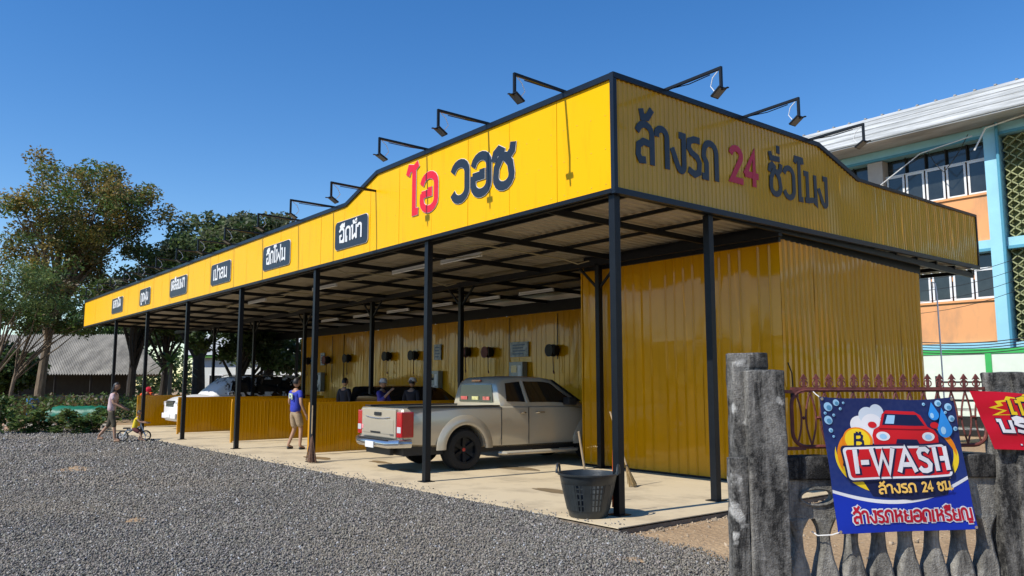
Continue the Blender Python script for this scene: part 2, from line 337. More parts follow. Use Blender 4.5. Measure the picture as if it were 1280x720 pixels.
def gravel_material():
    m = bpy.data.materials.new('dark_gravel'); m.use_nodes = True; n = m.node_tree; L = n.links; p = n.nodes['Principled BSDF']; p.inputs['Roughness'].default_value = .9
    tc = n.nodes.new('ShaderNodeTexCoord'); v = n.nodes.new('ShaderNodeTexVoronoi'); v.inputs['Scale'].default_value = 26; v.inputs['Randomness'].default_value = 1
    v2 = n.nodes.new('ShaderNodeTexNoise'); v2.inputs['Scale'].default_value = .5; v2.inputs['Detail'].default_value = 5
    L.new(tc.outputs['Object'], v.inputs['Vector']); L.new(tc.outputs['Object'], v2.inputs['Vector'])
    s = n.nodes.new('ShaderNodeSeparateColor'); L.new(v.outputs['Color'], s.inputs[0])
    r = n.nodes.new('ShaderNodeValToRGB'); e = r.color_ramp.elements; e[0].position = 0; e[0].color = (.07, .066, .06, 1); e[1].position = 1; e[1].color = (.32, .30, .27, 1)
    L.new(s.outputs[0], r.inputs[0])
    r2 = n.nodes.new('ShaderNodeValToRGB'); e = r2.color_ramp.elements; e[0].position = .4; e[0].color = (.75, .75, .77, 1); e[1].position = .7; e[1].color = (1.15, 1.1, 1.0, 1); L.new(v2.outputs[0], r2.inputs[0])
    mx = n.nodes.new('ShaderNodeMix'); mx.data_type = 'RGBA'; mx.blend_type = 'MULTIPLY'; mx.inputs[0].default_value = 1
    L.new(r.outputs[0], mx.inputs[6]); L.new(r2.outputs[0], mx.inputs[7]); L.new(mx.outputs[2], p.inputs['Base Color'])
    bp = n.nodes.new('ShaderNodeBump'); bp.inputs['Distance'].default_value = .04; bp.inputs['Strength'].default_value = 1; bp.invert = True
    L.new(v.outputs['Distance'], bp.inputs['Height']); L.new(bp.outputs[0], p.inputs['Normal'])
    return m
GRAV = gravel_material()
def grid_sheet(name, m, x0, x1, y0, y1, nx, ny, zf, keep=None):
    xs = np.linspace(x0, x1, nx); ys = np.linspace(y0, y1, ny); X, Y = np.meshgrid(xs, ys); Z = zf(X, Y)
    V = np.stack([X.ravel(), Y.ravel(), Z.ravel()], 1); i, j = np.meshgrid(np.arange(nx-1), np.arange(ny-1)); a = (j*nx+i).ravel()
    F = np.stack([a, a+1, a+1+nx, a+nx], 1)
    return np_mesh(name, V, F, m)
g = MB(); g.add([(-600, -600, -.13), (600, -600, -.13), (600, 600, -.13), (-600, 600, -.13)], [(0, 1, 2, 3)])
struct(g.build('ground', EARTH))
def wav(X, Y): return .014*np.sin(X*1.7+Y*.6)+.012*np.sin(Y*2.3-X*.8)+.008*np.sin(X*4.1+1)*np.sin(Y*3.7)
def gz(X, Y):  # gravel surface height: banks up to the slab front
    base = -.055+wav(X, Y)
    k = np.clip((Y+1.6)/1.05, 0, 1)
    return np.where(X < -.5, base*(1-k)+(-.012)*k, base*(1-k)+(-.05)*k)
struct(grid_sheet('sandy_yard', EARTH, .49, 14, -12, 24, 60, 140, lambda X, Y: -.085+.4*wav(X*1.3, Y*1.2)))
def gravel_sheet():
    nx, ny = 240, 160; xs = np.linspace(-26.2, 2.9, nx); ys = np.linspace(0, 1, ny)
    X, T = np.meshgrid(xs, ys)
    top = np.where(X < .49, -.545, -.52-.17*(X-.49)+.05*np.sin(X*9)+.03*np.sin(X*23))
    top = np.where(X < -24.0, -.55-.2*(X+24.0)*-1*.5, top)
    Y = -30+(top+30)*(1-(1-T)**1.6)
    Z = gz(X, Y); Z = np.where((X > .49) & (T > .99), -.12, Z)
    V = np.stack([X.ravel(), Y.ravel(), Z.ravel()], 1); i, j = np.meshgrid(np.arange(nx-1), np.arange(ny-1)); a = (j*nx+i).ravel()
    return np_mesh('gravel_lot', V, np.stack([a, a+1, a+1+nx, a+nx], 1), GRAV)
struct(gravel_sheet())
def scatter_stones(name, pts, sizes, cols, m):
    n = len(pts); base = np.array([(1, 0, 0), (-1, 0, 0), (0, 1, 0), (0, -1, 0), (0, 0, 1), (0, 0, -1)], float)
    V = base[None]*(1+RNG.uniform(-.35, .35, (n, 6, 1)))+RNG.uniform(-.28, .28, (n, 6, 3))
    V *= np.array([1, .8, .62])*sizes[:, None, None]*RNG.uniform(.75, 1.2, (n, 1, 3))
    q = RNG.normal(size=(n, 4)); q /= np.linalg.norm(q, axis=1)[:, None]; a, b, c, d = q.T
    R = np.stack([1-2*(c*c+d*d), 2*(b*c-a*d), 2*(b*d+a*c), 2*(b*c+a*d), 1-2*(b*b+d*d), 2*(c*d-a*b), 2*(b*d-a*c), 2*(c*d+a*b), 1-2*(b*b+c*c)], 1).reshape(n, 3, 3)
    V = np.einsum('nij,nkj->nki', R, V)+pts[:, None, :]
    F0 = np.array([(0, 2, 4), (2, 1, 4), (1, 3, 4), (3, 0, 4), (2, 0, 5), (1, 2, 5), (3, 1, 5), (0, 3, 5)])
    F = (F0[None]+6*np.arange(n)[:, None, None]).reshape(-1, 3)
    return np_mesh(name, V.reshape(-1, 3), F, m, np.repeat(cols, 6, 0))
STONE = mat_attr('gravel_stone', .85)
def in_view(P, marg=1.3, mn=5.0, mx=40):
    d = P-np.array(CAMP); z = d@np.array(fw); x = d@np.array(r1)
    return (z > mn) & (z < mx) & (np.abs(x/z) < .64*marg)
allP = []; allS = []
for (z0, z1, dens, s0, s1) in ((4.6, 8.5, 2100, .009, .018), (8.5, 12.5, 1200, .011, .021), (12.5, 19, 420, .016, .030), (19, 32, 100, .024, .045)):
    n = int(dens*29*20); 
    x = RNG.uniform(-26, 3.1, n); y = RNG.uniform(-20, -.5, n)
    P = np.stack([x, y, np.zeros(n)], 1); d = (P-np.array(CAMP))@np.array(fw)
    lim = np.where(x < .49, -.56, -.50-.17*(x-.49)+.05*np.sin(x*9))+RNG.normal(0, .012, n)
    lim = np.where(x > .49, lim+np.abs(RNG.normal(0, .08, n)), lim)
    k = (d > z0) & (d <= z1) & in_view(P) & (y < lim); P = P[k]
    P[:, 2] = gz(P[:, 0], P[:, 1])+RNG.uniform(-.004, .014, len(P)); allP.append(P); allS.append(RNG.uniform(s0, s1, len(P)))
P = np.concatenate(allP); S = np.concatenate(allS); n = len(P)
gv = RNG.beta(2.0, 3.0, n)*.34+.06; cols = np.stack([gv*RNG.uniform(1.02, 1.17, n), gv, gv*RNG.uniform(.78, .93, n)], 1)
dn = .5+.5*np.sin(P[:, 0]*.9+1.3*np.sin(P[:, 1]*.7))*np.cos(P[:, 1]*1.1+.8*np.sin(P[:, 0]*.5)); dn = np.clip(dn*1.6-.75, 0, 1)[:, None]*.42
cols = cols*(1-dn)+np.array([.30, .25, .18])*dn*RNG.uniform(.6, 1.3, (n, 1))
wh = RNG.random(n) < .02; cols[wh] = .45
tag(scatter_stones('gravel_stones', P, S, cols, STONE), 'dark grey crushed gravel covering the forecourt of the car wash', 'gravel', kind='stuff')
n = 2600; x = RNG.uniform(.5, 3.6, n); y = RNG.uniform(-1.6, 4.2, n); P = np.stack([x, y, np.full(n, -.083)+.4*wav(x*1.3, y*1.2)], 1)
gv = RNG.uniform(.2, .5, n); S = RNG.uniform(.004, .012, n)*(1+2.0*(RNG.random(n) < .05))
edge = RNG.random(n) < .25; P[edge, 0] = RNG.uniform(.5, .62, edge.sum()); S[edge] *= 1.7; P[edge, 2] += .006
tag(scatter_stones('yard_pebbles', P, S, np.stack([gv*1.15, gv*.9, gv*.62], 1), STONE), 'small tan pebbles scattered over the sand beside the slab', 'pebbles', kind='stuff')

n = 420; x = RNG.uniform(-14, .4, n); y = -.54+np.abs(RNG.normal(0, .16, n)); P = np.stack([x, y, np.full(n, .006)], 1); gv = RNG.uniform(.08, .34, n)
tag(scatter_stones('stray_gravel', P, RNG.uniform(.007, .017, n), np.stack([gv*1.05, gv, gv*.92], 1), STONE), 'stray gravel stones kicked onto the edge of the slab', 'gravel', kind='stuff')
# slab, cast in bays with recessed joints
t = MB(); 
SX0, SX1, SY0, SY1 = -26.6, .478, -.54, 11.0
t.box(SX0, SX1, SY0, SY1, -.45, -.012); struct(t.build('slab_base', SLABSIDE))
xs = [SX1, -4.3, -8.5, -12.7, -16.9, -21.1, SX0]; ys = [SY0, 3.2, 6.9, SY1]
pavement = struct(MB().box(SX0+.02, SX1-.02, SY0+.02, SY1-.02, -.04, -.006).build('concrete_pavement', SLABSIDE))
for i in range(len(xs)-1):
    for j in range(len(ys)-1):
        b = MB().box(xs[i+1]+(.004 if i < 5 else 0), xs[i]-(.004 if i else 0), ys[j]+(.004 if j else 0), ys[j+1]-.004, -.03, 0.0)
        b.build('slab_bay', CONC, pavement, bevel=.004)

# ================================================================== CAR WASH SHELTER
H = 3.9; HC = H+1.467; HL = H+1.081; LX = -30.6; RY = 10.64
shelter = thing('car_wash_shelter', 'long open car wash shelter with bright yellow fascia on black steel posts', 'car wash', (0, 0, 0))
def topz_front(x):
    if x > -5.9: return HC
    if x > -7.1: return HC+(HL-HC)*(-5.9-x)/1.2
    return HL
def topz_right(y):
    if y < 4.68: return HC
    if y < 5.9: return HC+(HL-HC)*(y-4.68)/1.22
    return HL
# front fascia: flat yellow sheets, each 1.02 m wide with a hairline joint
x = -.035; edges = [x]
while x > LX+.05: x -= 1.018; edges.append(max(x, LX))
for a, b in zip(edges[:-1], edges[1:]):
    br = [a-.004]+[q for q in (-5.9, -7.1) if b < q < a]+[b+.004]
    poly = [(q, H+.03) for q in br]+[(q, topz_front(q)-.035) for q in reversed(br)]
    yo = random.uniform(0, .003)
    MB().prism(poly, lambda u, v: (u, yo-.006, v), lambda u, v: (u, yo+.008, v)).build('fascia_panel', YEL, shelter)
sc_ = MB()
for z_ in (H+.10, H+.55, H+.98):
    x = -.15
    while x > LX+.1:
        c_ = (x, -.0075, z_); e_ = .009; sc_.add([(x-e_, -.0065, z_), (x, -.0065, z_+e_), (x+e_, -.0065, z_), (x, -.0065, z_-e_), (x, -.012, z_)], [(0, 1, 4), (1, 2, 4), (2, 3, 4), (3, 0, 4)]); x -= .2545
so_ = sc_.build('screw_heads', mat('screw_zinc', (.45, .33, .08), .5, .4, var=.2), shelter); so_['kind'] = 'stuff'
# backing so the joints read dark, and roof-side skin
bpz = MB(); pl = [(-.03, H+.02), (LX, H+.02), (LX, HL-.02), (-7.1, HL-.02), (-5.9, HC-.02), (-.03, HC-.02)]
bpz.prism(pl, lambda u, v: (u, .014, v), lambda u, v: (u, .05, v)).build('fascia_backing', NAVY, shelter)
bpz = MB(); pl = [(.07, H+.02), (RY-.03, H+.02), (RY-.03, HL-.02), (5.9, HL-.02), (4.68, HC-.02), (.07, HC-.02)]
bpz.prism(pl, lambda u, v: (-.075, u, v), lambda u, v: (-.045, u, v)).build('fascia_backing', NAVY, shelter)
# right fascia: corrugated sheets
def corr(u0, u1, pitch, depth, flat=.5):
    """profile list (u, n) of trapezoid ribs"""
    out = []; u = u0
    while u < u1-1e-6:
        for f, nn in ((0, 0), (flat, 0), (flat+.12, depth), (.88, depth)):
            q = u+f*pitch
            if q < u1: out.append((q, nn))
        u += pitch
    out.append((u1, 0)); return out
y = .03; k = 0
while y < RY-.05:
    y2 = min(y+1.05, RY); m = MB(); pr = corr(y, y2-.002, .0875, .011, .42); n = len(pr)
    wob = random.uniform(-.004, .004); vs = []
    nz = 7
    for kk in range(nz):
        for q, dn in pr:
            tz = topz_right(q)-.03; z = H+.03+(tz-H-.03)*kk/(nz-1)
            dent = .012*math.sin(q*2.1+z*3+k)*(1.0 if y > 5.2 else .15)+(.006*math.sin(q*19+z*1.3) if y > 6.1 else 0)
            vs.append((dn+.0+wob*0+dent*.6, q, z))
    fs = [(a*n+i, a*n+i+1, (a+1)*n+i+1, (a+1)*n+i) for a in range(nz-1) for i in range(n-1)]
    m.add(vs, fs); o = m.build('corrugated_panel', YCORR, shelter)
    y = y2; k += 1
# trims
def trim(pts, wx, wy, name='trim', m=NAVY, upv=(0, 0, 1)):
    for a, b in zip(pts[:-1], pts[1:]): MB().bar(a, b, wx, wy, upv).build(name, m, shelter)
trim([(0, -.012, HC-.01), (-5.9, -.012, HC-.01)], .05, .075, 'top_trim'); trim([(-5.9, -.014, HC-.012), (-7.1, -.014, HL-.012)], .05, .075, 'top_trim'); trim([(-7.1, -.012, HL-.01), (LX, -.012, HL-.01)], .05, .075, 'top_trim')
trim([(.012, -.03, HC-.008), (.012, 4.68, HC-.008)], .05, .07, 'top_trim'); trim([(.014, 4.68, HC-.01), (.014, 5.9, HL-.01)], .05, .07, 'top_trim'); trim([(.012, 5.9, HL-.008), (.012, RY, HL-.008)], .05, .05, 'top_trim')
trim([(-.002, -.008, H-.0), (-.002, -.008, HC+.03)], .062, .062, 'corner_trim'); trim([(.006, RY+.01, H), (.006, RY+.01, HL+.02)], .05, .05, 'corner_trim')
trim([(LX-.01, -.005, H), (LX-.01, -.005, HL+.02)], .04, .04, 'corner_trim')
trim([(-.04, 0, H), (LX, 0, H)], .06, .055, 'bottom_trim', BLK); trim([(0, -.035, H-.003), (0, RY+.03, H-.003)], .06, .075, 'bottom_trim')
# posts
def rz(y): return 3.915-.018*y       # underside of the main frame
frontx = [-.098-4.204*i for i in range(7)]
for px in frontx:
    MB().box(px-.05, px+.05, .03, .13, .012, H-.03).build('post', BLK, shelter, bevel=.006)
    MB().box(px-.1, px+.1, -.02, .18, 0.001, .012).build('base_plate', BLK, shelter)
MB().box(-.15, -.05, 1.88, 1.98, .012, H-.05).build('post', BLK, shelter, bevel=.006)
MB().box(-.2, 0, 1.83, 2.03, .001, .012).build('base_plate', BLK, shelter)
midx = [-4.0, -8.5, -12.7, -17.0, -21.2, -25.4]
for px in midx:
    MB().box(px-.05, px+.05, 3.64, 3.74, .012, rz(3.7)-.05).build('post', BLK, shelter, bevel=.006)
    MB().box(px-.1, px+.1, 3.59, 3.79, .001, .012).build('base_plate', BLK, shelter)
for px in (-26.3, -30.2): MB().box(px-.05, px+.05, 7.5, 7.6, .012, rz(7.6)).build('post', BLK, shelter)
# main beams along x and rafters along y, purlins above, roof sheet on top
def sl(x0, y0, x1, y1, wd, ht, dz, name, m=BLK): MB().bar((x0, y0, rz(y0)+dz), (x1, y1, rz(y1)+dz), wd, ht).build(name, m, shelter)
sl(LX+.05, 3.69, -.1, 3.69, .1, .12, -.02, 'beam'); sl(-4.5, 3.82, -.2, 3.82, .06, .27, .0, 'beam'); sl(LX+.05, 7.57, -.32, 7.57, .1, .3, -.12, 'beam'); sl(-.275, 3.87, -.275, 8.6, .05, .26, -.10, 'beam'); sl(LX+.05, .09, -.1, .09, .06, .1, -.0, 'beam')
BY = 8.2
xx = -1.45; i = 0
while xx > LX+.2:
    sl(xx, .06, xx, BY if xx < -4.4 else RY-.05, .05, .085, .01, 'rafter'); xx -= 2.1
sl(-.1, .05, -.1, RY-.03, .05, .1, .02, 'rafter')
for yy in (.6, 1.6, 2.6, 4.5, 5.5, 6.5, 8.1): sl(LX+.05, yy, -.06, yy, .04, .055, .085, 'purlin')
for yy in (7.3, 8.9, 9.7, 10.5): sl(-4.5, yy, -.06, yy, .05, .075, .085, 'purlin')
# braces around the mid posts
for px in midx:
    for s in (-1, 1): MB().bar((px+s*.04, 3.69, rz(3.7)-.5), (px+s*.5, 3.69, rz(3.7)-.09), .04, .04, (0, 1, 0)).build('brace', BLK, shelter)
# roof sheets: trapezoid ribs running front to back
x = -.06
while x > LX+.05:
    x2 = max(x-1.06, LX+.02); pr = corr(-x, -x2-.002, .176, .042, .5); n = len(pr); ye = BY+.15 if x < -4.2 else RY-.02
    vs = [(-q, yv, rz(yv)+.135+dn) for yv in (.06, ye) for q, dn in pr]
    m = MB(); m.add(vs, [(i, i+1, n+i+1, n+i) for i in range(n-1)]); m.build('roof_sheet', GALV, shelter); x = x2
# ceiling lamps (unlit tubes), conduits and cables
def ceil_lamp(x, y, L, dz=-.09):
    o = thing('tube_lamp', None, 'ceiling lamp', (x, y, rz(y)+dz)); 
    MB().box(-L/2, L/2, -.025, .025, .02, .06).build('housing', WHITE, o); MB().tube([(-L/2+.02, 0, 0), (L/2-.02, 0, 0)], .016, 8).build('tube', TUBE, o, True)
    for s in (-1, 1): MB().box(s*L/2-.012, s*L/2+.012, -.02, .02, -.02, .02).build('end_cap', WHITE, o)
    return o
for i, (x, y) in enumerate([(-16.6, 5.5), (-14.4, 5.5), (-12.13, 5.5), (-10.0, 5.5), (-7.94, 5.5), (-19.0, 5.5), (-7.0, 1.35), (-5.2, 1.35), (-10.8, 1.35), (-15.0, 1.35)]):
    rowtxt = 'back row' if y > 3 else 'front row'
    pos = ['above the capped people', 'third from the room', 'second from the room', 'nearest the room wall but one', 'above the silver pickup cab', 'leftmost', 'second from the corner post', 'nearest the yellow corner', 'third from the corner', 'leftmost'][i]
    o = ceil_lamp(x, y, 1.25); o['label'] = 'unlit white tube lamp, %s, %s' % (rowtxt, pos); o['group'] = 'tube lamps under the shelter roof'
COND = mat('beige_conduit', (.35, .3, .18), .5, var=.1)
for cx in (-3.85, -8.05, -12.2, -16.4):
    MB().tube([(cx-.1, .35, rz(.35)-.05), (cx, .5, rz(.5)-.12), (cx+.05, .8, rz(.8)-.08), (cx, 2.6, rz(2.6)-.09), (cx+.12, 2.9, rz(2.9)-.17), (cx+.2, 3.1, rz(3.1)-.1)], .012, 6).build('conduit', COND, shelter)
    MB().tube([(cx-1.6, 1.2, rz(1.2)-.06), (cx-.7, 1.22, rz(1.22)-.12), (cx, 1.24, rz(1.24)-.05)], .01, 6).build('conduit', COND, shelter)


# walls of the shelter: each a thing made of sheets
def corr_wall(name, label, ax, pos, u0, u1, z0, ztop, pitch, depth, m, sgn, sheet=.95, trimtop=True, cat='wall', thick=.05, flat=.72):
    """ax 'x': wall runs along x at y=pos facing sgn*y ; ax 'y': runs along y at x=pos facing sgn*x"""
    o = thing(name, label, cat, ((u0+u1)/2, pos, 0) if ax == 'x' else (pos, (u0+u1)/2, 0)); off = (u0+u1)/2; u = u0
    while u < u1-.02:
        u2 = min(u+sheet, u1); pr = corr(u, u2-.002, pitch, depth, flat); n = len(pr); vs = []; nz = 6
        wv = random.uniform(0, 6)
        for kk in range(nz):
            for q, dn in pr:
                zt = ztop(q) if callable(ztop) else ztop; z = z0+(zt-z0)*kk/(nz-1); d = (dn+.006*math.sin(q*3+z*2.1+wv))*sgn
                vs.append((q-off, d, z) if ax == 'x' else (d, q-off, z))
        mb = MB(); mb.add(vs, [(a*n+i, a*n+i+1, (a+1)*n+i+1, (a+1)*n+i) for a in range(nz-1) for i in range(n-1)]); mb.build('wall_sheet', m, o); u = u2
    zt = ztop if not callable(ztop) else min(ztop(u0), ztop(u1))
    b = MB(); s0 = -.02*sgn; s1 = -thick*sgn; lo_, hi = min(s0, s1), max(s0, s1)
    if ax == 'x': b.box(u0-off+.01, u1-off-.01, lo_, hi, z0+.01, zt-.02)
    else: b.box(lo_, hi, u0-off+.01, u1-off-.01, z0+.01, zt-.02)
    b.build('inner_skin', m, o)
    return o, off
wf, _ = corr_wall('room_wall', 'tall ribbed mustard wall behind the corner post, facing the forecourt', 'x', 3.86, -4.6, -.24, .035, 3.77, .2, .028, YWALL, -1, flat=.76)
wr, _ = corr_wall('room_side_wall', 'ribbed mustard side wall of the closed room beside the sandy strip', 'y', -.24, 3.86, 8.5, .035, lambda q: 3.77-.035*(q-3.86), .15, .026, YWALL, 1, flat=.6)
MB().box(-2.18, 2.18, -.01, .03, .0, .034).build('base_channel', BLK, wf); MB().box(-.03, .02, -2.32, 2.32, .0, .034).build('base_channel', BLK, wr)
wl, _ = corr_wall('room_inner_wall', 'mustard wall of the closed room facing the silver pickup', 'y', -4.61, 3.88, 7.56, .035, 3.72, .2, .012, YWALL, -1)
MB().box(-.03, .0, -1.88, -1.84, .035, 3.7).build('corner_strip', YWALL, wl)
wb, _ = corr_wall('bay_back_wall', 'long shaded mustard wall at the back of the washing bays', 'x', 7.62, -26.0, -4.64, .035, 3.52, .2, .01, YWALL, -1, flat=.85)
# cables down the back wall
for cx in (-11.6, -9.5, -23.0, -22.0, -14.2, -24.6):
    MB().tube([(cx+15.32, -.03, 2.2 if cx in (-9.5,) else 1.6), (cx+15.32, -.03, 3.45)], .012, 6).build('cable', BLK, wb)

# waist-high partitions between bays
part_lab = {-10.0: 'waist-high mustard partition beside the silver pickup, twig broom at its near end', -14.8: 'waist-high mustard partition behind the walking man in the blue shirt', -19.5: 'waist-high mustard partition hiding the lower side of the foamy SUV', -24.3: 'waist-high mustard partition furthest left, behind the balance bike'}
for pxx, lab in part_lab.items():
    y0 = .72; y1 = 5.6 if pxx != -24.3 else 5.0
    o, off = corr_wall('partition', lab, 'y', pxx, y0, y1, .04, 1.08, .1, .01, YWALL, 1, sheet=1.0, thick=.05, flat=.6, cat='partition')
    o['group'] = 'partitions between the washing bays'
    MB().box(-.07, .02, -(y1-y0)/2-.02, (y1-y0)/2, 1.08, 1.14).build('top_rail', YWALL, o, bevel=.004)
    MB().box(-.06, .017, -(y1-y0)/2-.03, -(y1-y0)/2+.02, .0, 1.079).build('end_post', YWALL, o); MB().box(-.058, .0, (y1-y0)/2-.04, (y1-y0)/2, .0, 1.079).build('end_post', YWALL, o)

# back wall equipment
HREEL = mat('dark_red_reel', (.16, .02, .02), .5, var=.3, vscale=12)
def hose_reel(x, z, lab, dark=False):
    o = thing('hose_reel', lab, 'hose reel', (x, 7.57, z), group='hose reels on the back wall')
    mtx = Matrix.Translation((0, -.12, 0)) @ Matrix.Rotation(PI/2, 4, 'X')
    MB().lathe([(.02, -.09), (.17, -.09), (.17, -.07), (.1, -.06), (.1, .06), (.17, .07), (.17, .09), (.02, .09)], 20, mtx).build('drum', BLK if dark else HREEL, o, True)
    cl = MB(); 
    for k in range(5): cl.tube([(math.cos(a)*.125, -.165+.024*k, math.sin(a)*.125) for a in np.linspace(0, 2*PI, 17)], .013, 5)
    cl.build('hose_coil', BLK, o, True)
    MB().box(-.22, .22, -.03, -.005, -.05, .05).build('bracket', BLK, o); MB().box(.19, .22, -.2, -.03, -.12, .12).build('bracket', BLK, o)
    MB().tube([(.05, -.1, -.12), (.08, -.12, -.4), (.06, -.1, -.55)], .012, 6).build('hose', BLK, o)
    MB().tube([(.06, -.1, -.55), (.12, -.13, -.62)], .02, 6).build('nozzle', HREEL, o)
for x, z, lab, dk in ((-9.6, 2.44, 'hose reel highest behind the silver pickup, closest to the room wall', True), (-12.51, 2.48, 'red and black hose reel left of the white notice over the pickup roof', False), (-13.67, 2.52, 'hose reel partly hidden by the post behind the pickup bed', False), (-16.7, 2.5, 'hose reel above the person in the dark shirt', True), (-18.47, 2.52, 'hose reel above the capped person in the blue shirt', True), (-21.52, 2.52, 'hose reel above the roof of the dark hatchback', True), (-23.31, 2.5, 'red hose reel next to the leftmost notice', False), (-25.1, 2.5, 'red hose reel at the far left end of the back wall', False)):
    hose_reel(x, z, lab, dk)
NOTE = mat('notice_blue_grey', (.45, .52, .55), .5, var=.5, vscale=7)
for x, z, ww, hh, lab in ((-11.11, 2.52, .8, .42, 'wide white notice above the silver pickup cab'), (-15.33, 2.57, .4, .5, 'white notice beside the post behind the pickup bed'), (-23.82, 2.55, .36, .5, 'white notice between the two left hose reels')):
    o = thing('notice_board', lab, 'notice', (x, 7.57, z)); MB().box(-ww/2, ww/2, -.012, .02, -hh/2, hh/2).build('board', NOTE, o)
    for k in range(4): MB().box(-ww*.36, ww*(.34-.1*(k % 2)), -.016, -.0122, hh*(.3-.2*k)-.015, hh*(.3-.2*k)+.015).build('printed_line', mat('print_blue', (.08, .16, .3), .5, var=.1), o)
for x, z, lab in ((-11.08, 1.78, 'grey coin machine just above the silver pickup roof'), (-15.35, 1.58, 'grey coin machine left of the pickup with round dials'), (-23.92, 1.62, 'grey coin machine behind the dark hatchback')):
    o = thing('coin_machine', lab, 'machine', (x, 7.57, z)); MB().box(-.3, .3, -.16, .02, -.38, .38).build('cabinet', mat('machine_grey', (.35, .38, .38), .4, .3, var=.15), o, bevel=.012)
    MB().box(-.2, .05, -.168, -.161, .08, .28).build('screen', GLASS, o); MB().box(.1, .24, -.168, -.161, -.1, .28).build('button_panel', WHITE, o)
    for k in range(3): MB().lathe([(.001, 0), (.035, 0), (.035, .02), (.001, .02)], 12, Matrix.Translation((-.16+.12*k, -.161, -.12)) @ Matrix.Rotation(PI/2, 4, 'X')).build('dial', RED if k == 0 else WHITE, o)
    MB().box(-.2, .1, -.17, -.161, -.32, -.22).build('coin_tray', BLK, o)

# ---------------- lettering on the fascia (raised, with pale edges)
def front_fn(u, v, n): return Vector((u, -.010-n, v))
def side_fn(u, v, n): return Vector((.0125+n, u, v))
def word(lab, txt, fn, u0, u1, z0, xh, m, wd=.19, cat='sign', edge=WHITE, name='sign_lettering', depth=.02):
    out, W = layout(txt); sx = (u1-u0)/W; p = fn(u0, z0, 0); o = thing(name, lab, cat, p)
    f2 = lambda a, b, n: fn(a, b, n)-p
    if edge: letters(txt, f2, wd*1.09, depth*.75, edge, o, u0, sx, xh, z0, 'letter_edge')
    letters(txt, f2, wd, depth, m, o, u0, sx, xh, z0, 'letter', base=.001)
    return o
word('red raised Thai word at the left of the big front lettering', 'ไอ', front_fn, -4.84, -3.86, 4.38, .57, RED, wd=.215, depth=.012)
word('large dark raised Thai letters on the sunlit front fascia', 'วอช', front_fn, -3.53, -1.9, 4.38, .57, LDARK, wd=.235, depth=.012)
word('dark raised Thai word nearest the corner on the shaded side fascia', 'ล้างรถ', side_fn, .36, 2.08, 4.34, .50, LDARK, wd=.185, edge=None, depth=.006)
word('crimson raised numerals on the shaded side fascia', '24', side_fn, 2.30, 3.02, 4.40, .44, mat('dark_crimson', (.5, .01, .045), .45, var=.04), wd=.215, edge=None, depth=.006)
word('dark raised Thai word right of the crimson numerals', 'ชั่วโมง', side_fn, 3.26, 4.92, 4.36, .46, LDARK, wd=.185, edge=None, depth=.006)
PLT = [(-6.85, 1.30, 'ฉีดน้ำ', 'nearest the step of the yellow fascia'), (-10.40, 1.50, 'ฉีดโฟม', 'second from the step of the fascia'), (-14.0, 1.45, 'เป่าลม', 'third from the step of the fascia'), (-17.6, 1.6, 'เคลือบเงา', 'fourth from the fascia step, text along its top'), (-21.2, 1.25, 'ดูดฝุ่น', 'fifth from the fascia step, the squarest one'), (-24.9, 1.6, 'แลกเงิน', 'furthest left near the end of the fascia')]
G['แ'] = (.5, [[(.12, 1.0), (.12, .03), (.22, .03)], [(.34, 1.0), (.34, .03), (.44, .03)]])
for x, wdt, txt, lab in PLT:
    txt = txt.replace('ำ', 'ํา'); zc = 4.39
    o = thing('name_plate', 'dark rounded plate, '+lab, 'sign', (x, -.012, zc), group='rounded name plates on the front fascia')
    hw, hh, r = wdt/2, .27, .09
    rr_ = lambda g: [(sx*(hw+g-r)+(r)*math.cos(rad(a)), sz*(hh+g-r)+(r)*math.sin(rad(a))) for sx, sz, a0 in ((1, 1, 0), (-1, 1, 90), (-1, -1, 180), (1, -1, 270)) for a in range(a0, a0+91, 15)]
    MB().prism(rr_(.007), lambda u, v: (u, 0, v), lambda u, v: (u, -.014, v)).build('rim', WHITE, o)
    MB().prism(rr_(0), lambda u, v: (u, -.012, v), lambda u, v: (u, -.02, v)).build('plate', LDARK, o)
    out, W = layout(txt); tw = wdt*.72 if 'เคล' not in txt else wdt*.82
    up_ = .07 if 'เคล' in txt or 'แล' in txt else -.0
    letters(txt, lambda a, b, n: Vector((a, -.0205-n, b)), .19, .008, WHITE, o, -tw/2, tw/W, .26, -.14+up_)

# ---------------- floodlight arms
def flood_arm(loc, rot, lab, face=0.):
    o = thing('floodlight_arm', lab, 'floodlight', loc, rot, 'floodlight arms along the roof edge')
    # local: arm reaches towards -y
    MB().bar((0, .12, .01), (0, -.88, .03), .035, .035).build('arm', BLK, o); MB().bar((0, -.865, .045), (0, -.865, -.25), .032, .032, (0, 1, 0)).build('drop_rod', BLK, o)
    m = Matrix.Translation((0, -.82, -.27)) @ Matrix.Rotation(rad(-28+face), 4, 'X')
    MB().box(-.07, .07, -.085, .085, -.014, .010, m).build('lamp_body', BLK, o, bevel=.006); MB().box(-.06, .06, -.07, .07, -.017, -.0145, m).build('lamp_lens', mat('lamp_glass_grey', (.10, .11, .12), .15, var=.1), o)
    MB().bar((0, -.97, -.25), (0, -.78, -.25), .03, .012).build('yoke', BLK, o)
    MB().tube([(0, -.82, .0), (0, -.74, -.06), (.01, -.70, -.16), (0, -.76, -.24)], .006, 5).build('wire', WHITE, o, True)
    MB().tube([(0, -.05, .0), (.02, -.35, -.02), (.0, -.7, -.01)], .007, 5).build('wire', BLK, o, True)
    return o
ordn = ['first', 'second', 'third', 'fourth', 'fifth', 'sixth', 'seventh', 'eighth', 'ninth', 'tenth', 'eleventh', 'twelfth', 'thirteenth', 'fourteenth', 'fifteenth']
